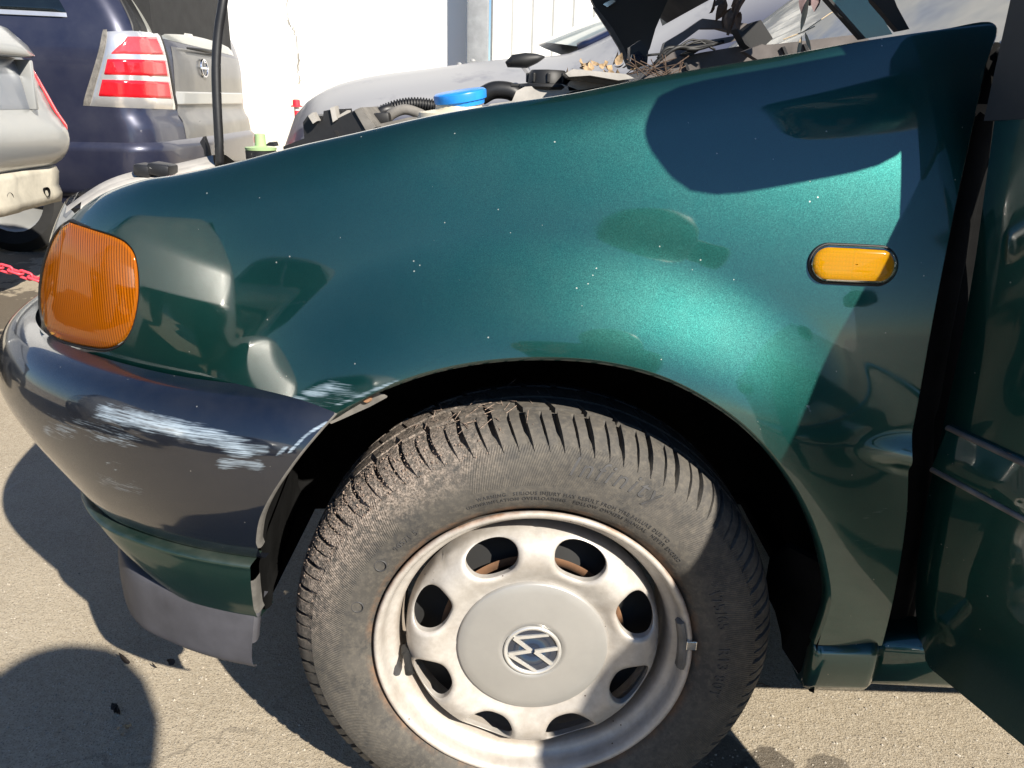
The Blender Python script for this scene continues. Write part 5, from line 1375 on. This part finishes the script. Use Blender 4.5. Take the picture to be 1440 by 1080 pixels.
for x in (-2.75, -5.1):
    for y in (1.24, 2.68):
        t_ = MB().lathe([(-0.09, 0.18), (-0.10, 0.24), (-0.07, 0.29), (0.07, 0.29), (0.10, 0.24), (0.09, 0.18)], (x, y, 0.29), 'y', 32).build('wheel', M['dark_tyre'], slv, auto=40)

# --- lofted cars: navy one on the far side, and the ones the paint reflects
def loft_car(root, T, yc, hw, paint, x_sign=-1):
    """T: stations (x, z centre line, z shoulder, cabin width factor); nose at the first station"""
    xs = [t[0] for t in T]; zc = [(t[0], t[1]) for t in T]; zs_ = [(t[0], t[2]) for t in T]; cf = [(t[0], t[3]) for t in T]
    n = 70; rows = []
    for i in range(n + 1):
        x = lerp(xs[0], xs[-1], i / n); u = i / n
        endf = 1 - 0.30 * max(0, 1 - u / 0.10) ** 2 - 0.16 * max(0, 1 - (1 - u) / 0.06) ** 2
        h = hw * endf; c, z_, f = sinterp(zc, x), sinterp(zs_, x), sinterp(cf, x)
        lo = 0.24 + 0.12 * max(0, 1 - u / 0.04)
        half = [(0.90 * h, lo), (0.985 * h, lerp(lo, z_, 0.35)), (h, lerp(lo, z_, 0.62)), (0.985 * h, lerp(lo, z_, 0.9)), (0.955 * h, z_), (lerp(0.955, f, 0.35) * h, lerp(z_, c, 0.42)), (lerp(0.955, f, 0.85) * h, lerp(z_, c, 0.84)), (f * h * 0.80, lerp(z_, c, 0.955)), (f * h * 0.4, lerp(z_, c, 0.992)), (0, c)]
        rows.append([Vector((x, yc - a, z)) for a, z in half] + [Vector((x, yc + a, z)) for a, z in half[-2::-1]])
    rows = [[Vector((xs[0] + 0.02, yc + (p.y - yc) * 0.8, lerp(p.z, 0.45, 0.5))) for p in rows[0]]] + rows + [[Vector((xs[-1] + 0.01, yc + (p.y - yc) * 0.8, lerp(p.z, 0.6, 0.5))) for p in rows[-1]]]
    grid('body', rows, paint, root, flip=True)
    def P(x, k, off=0.006):
        """k in [-1, 1] across the cabin; returns a point on the upper body"""
        c, z_, f = sinterp(zc, x), sinterp(zs_, x), sinterp(cf, x)
        return c, z_, f
    return zc, zs_, cf, rows
def add_wheels(root, xs, ys, r, rimmat):
    for x in xs:
        for y, sg in ys:
            t_ = MB().lathe([(-0.09 * sg, r * .64), (-0.10 * sg, r * .82), (-0.07 * sg, r), (0.07 * sg, r), (0.10 * sg, r * .82), (0.09 * sg, r * .64)], (x, y, r), 'y', 36).build('wheel', M['dark_tyre'], root, auto=40)
            MB().lathe([(-0.085 * sg, r * .66), (-0.06 * sg, r * .6), (-0.085 * sg, r * .2), (-0.085 * sg, 0.0)], (x, y, r), 'y', 28).build('rim', rimmat, t_, smooth=True)
navy = thing('parked_car', (1.0, 3.15, 0), 'navy car with a dust-grey bonnet parked before the corrugated sheet wall', 'car')
NT = [(-1.03, 0.66, 0.55, 0.60), (-0.98, 0.80, 0.62, 0.58), (-0.88, 0.885, 0.70, 0.56), (-0.70, 0.945, 0.77, 0.55), (-0.40, 0.992, 0.83, 0.55), (-0.10, 1.035, 0.875, 0.55), (0.08, 1.050, 0.895, 0.56), (0.16, 1.060, 0.905, 0.58), (0.45, 1.20, 0.93, 0.66), (0.90, 1.39, 0.96, 0.76), (1.25, 1.47, 0.99, 0.76), (2.2, 1.50, 1.0, 0.74), (2.8, 1.42, 1.0, 0.72), (3.05, 1.1, 0.95, 0.8), (3.15, 0.9, 0.85, 0.85)]
nzc, nzs, ncf, nrows = loft_car(navy, NT, 3.15, 0.86, M['hoodblue'])
M['pale_glass'] = simple('windscreen_wall_reflection', (0.30, 0.34, 0.31), 0.16, coat=1.0, var=0.12, vscale=3)  # pale tone stands for the corrugated wall mirrored in the screen
wr_ = []
for i in range(17):
    x = lerp(0.20, 1.02, i / 16); row = []
    for j in range(25):
        k = -1 + 2 * j / 24; c, z_, f = sinterp(nzc, x), sinterp(nzs, x), sinterp(ncf, x)
        row.append(Vector((x - 0.16 * (1 - k * k) * (1 - 0.5 * i / 16), 3.15 + 0.80 * f * 0.86 * k, c + 0.016 - (c - z_) * 0.045 * k * k * 1.6 + 0.02 * (1 - k * k))))
    wr_.append(row)
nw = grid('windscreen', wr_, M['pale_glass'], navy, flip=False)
MB().tube([wr_[i][0] + Vector((0, -0.01, -0.008)) for i in range(17)], 0.022, 10).build('windscreen_pillar', M['hoodblue'], navy, smooth=True)
cx = MB().tube([hit_y(712, 91, 2.30), hit_y(722, 86, 2.30), hit_y(740, 85, 2.30), hit_y(755, 82, 2.30), hit_y(766, 80, 2.30)], [0.010, 0.022, 0.026, 0.016, 0.003], 12).build('wing_mirror', M['gasket'], navy, smooth=True)
MB().tube([hit_y(736, 92, 2.33), hit_y(742, 100, 2.36)], 0.012, 8).build('mirror_foot', M['lamp_chrome'], navy)
for px, py in ((646, 87), (665, 82), (650, 97)):
    MB().lathe([(0, 0.012), (0.006, 0.010), (0.010, 0.005), (0.011, 0)], hit_y(px, py, 3.0) + Vector((0, 0, -0.012)), 'z', 10).build('washer_jet', M['lamp_grey'], navy, smooth=True)
add_wheels(navy, (-0.25, 2.3), ((2.40, 1), (3.90, -1)), 0.30, M['silver'])

# cars standing on the photographer's side, seen in the paint
def hatch(x0, yc, label, paint, length=3.8, hw=0.83):
    root = thing('parked_hatchback', (x0 - length / 2, yc, 0), label, 'car')
    b = [(0.0, 0.62, 0.58, 0.85), (0.03, 0.80, 0.74, 0.86), (0.14, 0.98, 0.92, 0.86), (0.35, 1.22, 0.95, 0.80), (0.75, 1.42, 0.95, 0.76), (1.6, 1.47, 0.94, 0.76), (2.2, 1.38, 0.93, 0.78), (2.75, 1.02, 0.90, 0.90), (3.2, 0.93, 0.84, 0.92), (3.6, 0.82, 0.75, 0.9), (3.78, 0.66, 0.62, 0.85), (3.8, 0.60, 0.56, 0.84)]
    T = [(x0 - a, z, s_, f) for a, z, s_, f in b][::-1]
    loft_car(root, T, yc, hw, paint)
    def side(xa, za, xb, zb, nm, mat, off):
        for sg in (-1, 1):
            q = [(x0 - xa[0], za[0]), (x0 - xa[1], za[1]), (x0 - xb[1], zb[1]), (x0 - xb[0], zb[0])]
            rows = []
            for j in range(5):
                v = j / 4; row = []
                for i in range(7):
                    u = i / 6; x = lerp(lerp(q[0][0], q[1][0], u), lerp(q[3][0], q[2][0], u), v); z = lerp(lerp(q[0][1], q[1][1], u), lerp(q[3][1], q[2][1], u), v)
                    w_ = lerp(0.955, 0.80, clamp((z - 0.94) / 0.46)) * hw + off
                    row.append(Vector((x, yc + sg * w_, z)))
                rows.append(row)
            grid(nm, rows, mat, root, flip=sg < 0)
    side((0.55, 1.25), (1.32, 1.36), (0.32, 1.28), (1.0, 0.99), 'side_window', M['win'], 0.012)
    side((1.33, 2.05), (1.36, 1.32), (1.35, 2.55), (0.99, 0.97), 'side_window', M['win'], 0.012)
    side((0.05, 2.9), (0.62, 0.62), (0.04, 2.9), (0.55, 0.55), 'side_moulding', M['grey_plastic'], 0.045)
    add_wheels(root, (x0 - 0.75, x0 - 3.1), ((yc - hw + 0.07, 1), (yc + hw - 0.07, -1)), 0.29, M['silver'])
    return root
hatch(-2.3, -0.95, 'silver hatchback parked ahead of the green car, mirrored in its fender', M['silver'])
hatch(-1.7, -4.2, 'pale silver hatchback parked across the lane, mirrored beside the wheel arch', dustpaint('pale_silver', (0.45, 0.47, 0.46), 0.4), 3.8, 0.83)

# ================================================================== SMALL THINGS
# red plastic chain
def chain():
    root = thing('plastic_chain', tuple(hit_y(0, 372, 1.7)), 'red plastic chain hanging low in front of the silver hatchback', 'chain')
    a, b, c = hit_y(-120, 340, 1.7), hit_y(15, 380, 1.7), hit_y(75, 398, 1.7)
    P_ = Poly([hit_y(-260, 290, 1.7), a, b, c, hit_y(160, 402, 1.72), hit_y(300, 395, 1.75)], 10)
    m = simple('red_plastic', (0.75, 0.06, 0.09), 0.45, var=0.1)
    n = int(P_.len / 0.031)
    for k in range(n):
        p = P_.at((k + 0.5) / n); d = (P_.at((k + 0.9) / n) - P_.at((k + 0.1) / n)).normalized()
        s_ = d.cross(Vector((0, 0, 1))).normalized(); u_ = s_.cross(d)
        w_ = (s_ if k % 2 else u_); ring = []
        for q in range(14):
            t = 2 * math.pi * q / 14; ring.append(p + d * (0.011 * (1 if math.cos(t) > 0 else -1) + 0.011 * math.cos(t)) + w_ * (0.011 * math.sin(t)))
        rows = []
        for q in range(14):
            tg = (ring[(q + 1) % 14] - ring[q - 1]).normalized(); o1 = tg.cross(d.cross(w_)).normalized(); o2 = tg.cross(o1)
            rows.append([ring[q] + (o1 * math.cos(2 * math.pi * e_ / 6) + o2 * math.sin(2 * math.pi * e_ / 6)) * 0.0042 for e_ in range(6)])
        grid('link', rows, m, root, closed_u=True, closed_v=True)
chain()
# red and white post by the wall
pb_ = hit_y(420, 195, 6.5); pt_ = hit_y(421, 141, 6.5)
post = thing('barrier_post', (pb_.x, 6.5, 0), 'red and white striped barrier post with red cap by the wall', 'post')
mr, mw = simple('post_red', (0.70, 0.03, 0.05), 0.5, var=0.1), simple('post_white', (0.75, 0.74, 0.70), 0.5, var=0.08)
zt_ = pt_.z; k = 0; z = 0.03
while z < zt_ - 0.05:
    z2 = min(z + 0.10, zt_ - 0.05)
    MB().lathe([(z, 0.024), (z2, 0.024)], (pb_.x, 6.5, 0), 'z', 14).build('band', mr if k % 2 == 0 else mw, post, smooth=True); z = z2; k += 1
MB().lathe([(zt_ - 0.055, 0.0), (zt_ - 0.055, 0.05), (zt_ - 0.045, 0.05), (zt_ - 0.042, 0.033), (zt_, 0.031), (zt_ + 0.006, 0.02), (zt_ + 0.007, 0)], (pb_.x, 6.5, 0), 'z', 16).build('cap', mr, post, auto=40)
MB().lathe([(0.0, 0.14), (0.025, 0.13), (0.035, 0.03)], (pb_.x, 6.5, 0), 'z', 20).build('base', M['gasket'], post, auto=40)

# leaves, twigs and litter
def leaf_mesh(mb, c, d, n, ln, w_, curl):
    s_ = n.cross(d).normalized(); pts = []
    for i, (u, k) in enumerate(((0, 0.08), (0.25, 0.8), (0.5, 1.0), (0.75, 0.7), (1.0, 0.05))):
        m_ = c + d * (ln * u) + n * (curl * (u - 0.5) ** 2 * 4)
        pts.append([m_ - s_ * w_ * k + n * curl * 0.5 * k, m_, m_ + s_ * w_ * k + n * curl * 0.5 * k])
    mb.add([p for r in pts for p in r], gridfaces(5, 3))
def rv(r_): return Vector((r_.uniform(-1, 1), r_.uniform(-1, 1), r_.uniform(-1, 1)))
rl = random.Random(11)
def litter(name, label, cpx, y, items, mat, z=None, group=None):
    c = hit_z(*cpx, z) if z is not None else hit_y(*cpx, y)
    mb = MB(); items(mb, c); o = mb.build(name, mat, None, loc=c); tag(o, label, 'leaf', group); return o
def dl(n, ln, w_, rad, flat=0.5):
    def f(mb, c):
        for k in range(n):
            p = c + rv(rl) * rad; p.z = max(p.z, 0.002) if c.z < 0.05 else p.z
            d = Vector((rl.uniform(-1, 1), rl.uniform(-1, 1), rl.uniform(-flat, flat))).normalized(); nn = (Vector((0, 0, 1)) + rv(rl) * 0.7).normalized()
            leaf_mesh(mb, p, d, nn, ln * rl.uniform(.6, 1.2), w_ * rl.uniform(.6, 1.2), ln * rl.uniform(0.1, 0.35))
    return f
dk = simple('dark_leaf', (0.035, 0.025, 0.02), 0.8, var=0.4, vscale=120)
litter('fallen_leaf', 'curled black leaf on the concrete beside the lip spoiler', (183, 940), 0, dl(2, 0.022, 0.006, 0.006), dk, z=0.003)
litter('fallen_leaf', 'pair of small dark curled leaves below the lip spoiler corner', (228, 938), 0, dl(3, 0.016, 0.005, 0.010), dk, z=0.003)
litter('fallen_leaf', 'dark crumpled leaf lying in the photographer shadow', (168, 994), 0, dl(4, 0.018, 0.005, 0.008), dk, z=0.003)
litter('fallen_leaf', 'pale tan leaf crumbs in the photographer shadow', (170, 1030), 0, dl(5, 0.010, 0.004, 0.010), M['leaf'], z=0.003)
litter('fallen_twig', 'thin dark twig on the concrete behind the rear of the tyre', (1072, 966), 0, lambda mb, c: mb.tube([c + Vector((-0.02, 0, 0.002)), c + Vector((0, 0.003, 0.004)), c + Vector((0.012, -0.002, 0.002))], 0.0012, 5), dk, z=0.002)
# brown leaves caught in the scuttle
litter('dry_leaf', 'tan crumpled leaves lying on the scuttle by the far bonnet hinge', (860, 100), 0.40, lambda mb, c: [leaf_mesh(mb, c + Vector((rl.uniform(-.06, .06), rl.uniform(-.05, .05), rl.uniform(-.005, .006))), rv(rl).normalized(), (Vector((0, -.3, 1)) + rv(rl) * .6).normalized(), rl.uniform(.008, .018), rl.uniform(.003, .006), .004) for _ in range(26)], M['leaf'])
litter('twig_tangle', 'tangle of dark twigs caught on the scuttle panel', (925, 92), 0.30, lambda mb, c: [mb.tube([c + Vector((rl.uniform(-.04, .04), rl.uniform(-.03, .03), -.012)), c + Vector((rl.uniform(-.04, .04), rl.uniform(-.03, .03), rl.uniform(-.005, .012)))], 0.0006, 5) for _ in range(20)], M['twig'])
def hang(mb, c):
    for k in range(9):
        leaf_mesh(mb, c + Vector((rl.uniform(-.02, .01), rl.uniform(-.02, .02), rl.uniform(-.006, .03))), Vector((rl.uniform(-.5, .2), rl.uniform(-.4, .4), -1)).normalized(), rv(rl).normalized(), rl.uniform(.015, .03), rl.uniform(.004, .008), .008)
    mb.tube([c + Vector((-0.004, 0, -0.035)), c + Vector((0.006, 0, 0.0)), c + Vector((0.035, 0, 0.05))], [0.002, 0.004, 0.003], 6)
litter('dry_leaf', 'dark withered leaf bunch hanging above the scuttle arm', (1032, 8), 0.40, hang, M['twig'])
litter('dry_leaf', 'mauve withered leaf hanging near the bonnet hinge', (1138, 0), 0.22, lambda mb, c: [leaf_mesh(mb, c + Vector((rl.uniform(-.008, .008), rl.uniform(-.006, .006), .01)), Vector((rl.uniform(-.3, .3), 0, -1)).normalized(), rv(rl).normalized(), .02, .006, .006) for _ in range(6)], simple('mauve_leaf', (0.16, 0.11, 0.11), 0.8, var=0.4, vscale=90))
def stalk(mb, c):
    leaf_mesh(mb, c + Vector((-0.003, 0, 0.0)), Vector((0.10, 0, 1)).normalized(), Vector((0, -1, 0)), 0.036, 0.0030, 0.002)
    leaf_mesh(mb, c + Vector((-0.001, 0, -0.004)), Vector((-0.05, 0, -1)).normalized(), Vector((0, -1, 0)), 0.024, 0.0022, 0.001)
    leaf_mesh(mb, c + Vector((0.002, 0, 0.0)), Vector((0.5, 0, -1)).normalized(), Vector((0, -1, 0)), 0.022, 0.0020, 0.001)
    mb.tube([c, c + Vector((0.03, 0.01, 0.02)), c + Vector((0.06, 0.02, 0.035))], 0.0005, 4); mb.tube([c, c + Vector((0.012, 0, 0.006))], 0.0006, 4); mb.tube([c, c + Vector((-0.02, 0, -0.008))], 0.0006, 4)
litter('straw_stalk', 'pale straw stalk standing between scuttle and windscreen', (1129, 45), 0.20, stalk, simple('straw', (0.55, 0.43, 0.27), 0.7, var=0.2, vscale=120))
# needles and soil on the tread
nd = MB(); rn = random.Random(21)
def on_tyre(a_, y):
    rr = sinterp([(0.002, 0.2525), (0.0075, 0.2615), (0.016, 0.2702), (0.022, 0.2741), (0.029, 0.2769), (0.0365, 0.2788), (0.0475, 0.2803), (0.085, 0.2812), (0.12, 0.2804)], y)
    return Vector((HUB.x + rr * math.cos(a_), WY + y, HUB.z + rr * math.sin(a_))), Vector((math.cos(a_), -0.3, math.sin(a_))).normalized()
for k in range(40):
    p, n_ = on_tyre(R(rn.gauss(107, 8)), abs(rn.gauss(0.05, 0.025)) + 0.01)
    d = rv(rn); d = (d - n_ * d.dot(n_) * 0.75).normalized(); ln = rn.uniform(0.002, 0.009)
    nd.tube([p - d * ln + n_ * 0.0008, p + d * ln + n_ * rn.uniform(0.0, 0.003)], 0.00042, 4)
for k in range(800):
    p, n_ = on_tyre(R(rn.gauss(133, 15)), abs(rn.gauss(0.012, 0.018)) + 0.001); r_ = abs(rn.gauss(0, 0.0006)) + 0.00025
    a1 = n_.cross(rv(rn)).normalized(); a2 = n_.cross(a1)
    nd.add([p + a1 * r_, p - a1 * r_ * .6 + a2 * r_, p - a1 * r_ * .6 - a2 * r_, p + n_ * r_ * rn.uniform(.7, 1.6)], [(0, 1, 3), (1, 2, 3), (2, 0, 3)])
no_ = nd.build('needle_litter', simple('needles', (0.22, 0.165, 0.13), 0.85, var=0.75, vscale=500), None, loc=HUB); no_['kind'] = 'stuff'; no_['label'] = 'dry needles and grit lying on the tyre tread'; no_['category'] = 'litter'

# ================================================================== THE PHOTOGRAPHER (casts the shadow on the concrete)
def skin_body(name, joints, edges, mats, parent, sub=2):
    me = bpy.data.meshes.new(name); keys = list(joints); base = wloc(parent) if parent else Vector((0, 0, 0))
    me.from_pydata([tuple(Vector(joints[k][0]) - base) for k in keys], [(keys.index(a), keys.index(b)) for a, b in edges], [])
    o = bpy.data.objects.new(name, me); COL.objects.link(o)
    if parent: o.parent = parent
    md = o.modifiers.new('skin', 'SKIN'); md.use_smooth_shade = True
    sv = me.skin_vertices[0].data
    for i, k in enumerate(keys):
        r = joints[k][1]; sv[i].radius = r if isinstance(r, tuple) else (r, r)
        sv[i].use_root = (i == 0)
    sd = o.modifiers.new('sub', 'SUBSURF'); sd.levels = sub; sd.render_levels = sub
    o.data.materials.append(mats)
    return o
hd = Vector((0.235, -0.870, 1.07))
per = thing('person', (0.30, -1.66, 0.0), 'person in dark jacket and jeans stooping with a phone, facing the wheel', 'person')
WL['person'] = Vector((0.30, -1.66, 0.0))
J = {'pelvis': ((0.34, -1.50, 0.86), (0.15, 0.12)), 'waist': ((0.33, -1.38, 0.98), (0.145, 0.11)), 'chest': ((0.30, -1.20, 1.07), (0.165, 0.12)), 'neckb': ((0.275, -1.05, 1.10), (0.09, 0.08)), 'neck': ((0.26, -0.99, 1.09), (0.058, 0.058)), 'headb': ((0.245, -0.93, 1.075), (0.075, 0.085)), 'head': ((0.235, -0.872, 1.07), (0.080, 0.100)), 'crown': ((0.235, -0.845, 1.12), (0.06, 0.06)),
     'hl': ((0.25, -1.50, 0.82), 0.10), 'kl': ((0.22, -1.40, 0.46), 0.072), 'al': ((0.20, -1.47, 0.09), 0.048), 'tl': ((0.18, -1.32, 0.045), 0.045), 'hr': ((0.43, -1.50, 0.82), 0.10), 'kr': ((0.47, -1.42, 0.46), 0.072), 'ar': ((0.46, -1.52, 0.09), 0.048), 'tr': ((0.47, -1.37, 0.045), 0.045),
     'sl': ((0.13, -1.15, 1.05), 0.075), 'el': ((0.02, -1.08, 0.84), 0.052), 'wl': ((-0.01, -0.86, 0.84), 0.034), 'sr': ((0.46, -1.15, 1.06), 0.075), 'er': ((0.36, -1.10, 0.82), 0.052), 'wr': ((0.08, -0.87, 0.83), 0.034)}
E = [('pelvis', 'waist'), ('waist', 'chest'), ('chest', 'neckb'), ('neckb', 'neck'), ('neck', 'headb'), ('headb', 'head'), ('head', 'crown'), ('pelvis', 'hl'), ('hl', 'kl'), ('kl', 'al'), ('al', 'tl'), ('pelvis', 'hr'), ('hr', 'kr'), ('kr', 'ar'), ('ar', 'tr'), ('chest', 'sl'), ('sl', 'el'), ('el', 'wl'), ('chest', 'sr'), ('sr', 'er'), ('er', 'wr')]
jk = simple('dark_clothes', (0.022, 0.024, 0.03), 0.85, var=0.3, vscale=30); skin_m = simple('skin', (0.45, 0.27, 0.19), 0.5, var=0.1)
SHF = Vector((0.045, -0.19, 0))
for k in list(J):
    J[k] = (Vector(J[k][0]) + (SHF if k not in ('wl', 'wr') else Vector()), J[k][1])
skin_body('body', J, E, jk, per)
for sx_, wr_p, palm in ((-1, Vector((-0.01, -0.86, 0.84)), Vector((-0.035, -0.80, 0.86))), (1, Vector((0.08, -0.87, 0.83)), Vector((0.055, -0.80, 0.855)))):
    HJ = {'w': (wr_p, 0.026), 'p': (palm, (0.034, 0.018))}; HE = [('w', 'p')]
    for f_ in range(4):
        HJ['a%d' % f_] = (palm + Vector((-0.02 * sx_ * 0 + (-0.024 + 0.016 * f_), 0.020, 0.018)), 0.009); HJ['b%d' % f_] = (palm + Vector((-0.024 + 0.016 * f_, 0.030, 0.042 - 0.004 * abs(f_ - 1.5))), 0.0085); HJ['c%d' % f_] = (palm + Vector((-0.022 + 0.015 * f_, 0.020, 0.058 - 0.005 * abs(f_ - 1.5))), 0.0075)
        HE += [('p', 'a%d' % f_), ('a%d' % f_, 'b%d' % f_), ('b%d' % f_, 'c%d' % f_)]
    HJ['t1'] = (palm + Vector((-0.035 * sx_, -0.008, 0.0)), 0.010); HJ['t2'] = (palm + Vector((-0.045 * sx_, -0.004, 0.028)), 0.009); HE += [('p', 't1'), ('t1', 't2')]
    skin_body('hand', HJ, HE, skin_m, per)
hc = Vector((0.28, -1.045, 1.065))
MB().lathe([(-0.06, 0.100), (-0.02, 0.118), (0.03, 0.122), (0.075, 0.110), (0.105, 0.078), (0.120, 0.035), (0.122, 0.0)], hc, 'z', 24).build('hair', simple('dark_hair', (0.02, 0.016, 0.013), 0.6), per, smooth=True)
ph = MB().box((0.03, -0.775, 0.885), (0.155, 0.009, 0.074), Matrix.Rotation(R(1.5), 3, 'Y') @ Matrix.Rotation(R(-20), 3, 'X'), 0.004).build('phone', M['emblem_dark'], None, auto=30, loc=(0.03, -0.775, 0.885))
tag(ph, 'black phone held out in both hands by the stooping person', 'phone')

# loose grit on the concrete
gt = MB(); rg_ = random.Random(4)
for k in range(1500):
    px, py = (rg_.uniform(-60, 470), rg_.uniform(820, 1120)) if k % 5 < 2 else (rg_.uniform(980, 1480), rg_.uniform(960, 1120)) if k % 5 < 4 else (rg_.uniform(-40, 320), rg_.uniform(640, 850))
    p = hit_z(px, py, 0.0)
    if p.x > 3 or p.y > 4: continue
    r_ = abs(rg_.gauss(0.0, 0.0011)) + 0.0006
    v = [Vector((rg_.uniform(.6, 1.2) * a, rg_.uniform(.6, 1.2) * b, 0)) * r_ for a, b in ((1, 0), (0, 1), (-1, 0), (0, -1))] + [Vector((rg_.uniform(-.3, .3), rg_.uniform(-.3, .3), rg_.uniform(.5, 1.0))) * r_]
    gt.add([p + q for q in v], [(0, 1, 4), (1, 2, 4), (2, 3, 4), (3, 0, 4)])
go = gt.build('grit', simple('grit_stone', (0.36, 0.32, 0.26), 0.85, var=0.6, vscale=400), None, loc=(0, 0, 0)); go['kind'] = 'stuff'; go['label'] = 'loose grit scattered over the concrete'; go['category'] = 'grit'
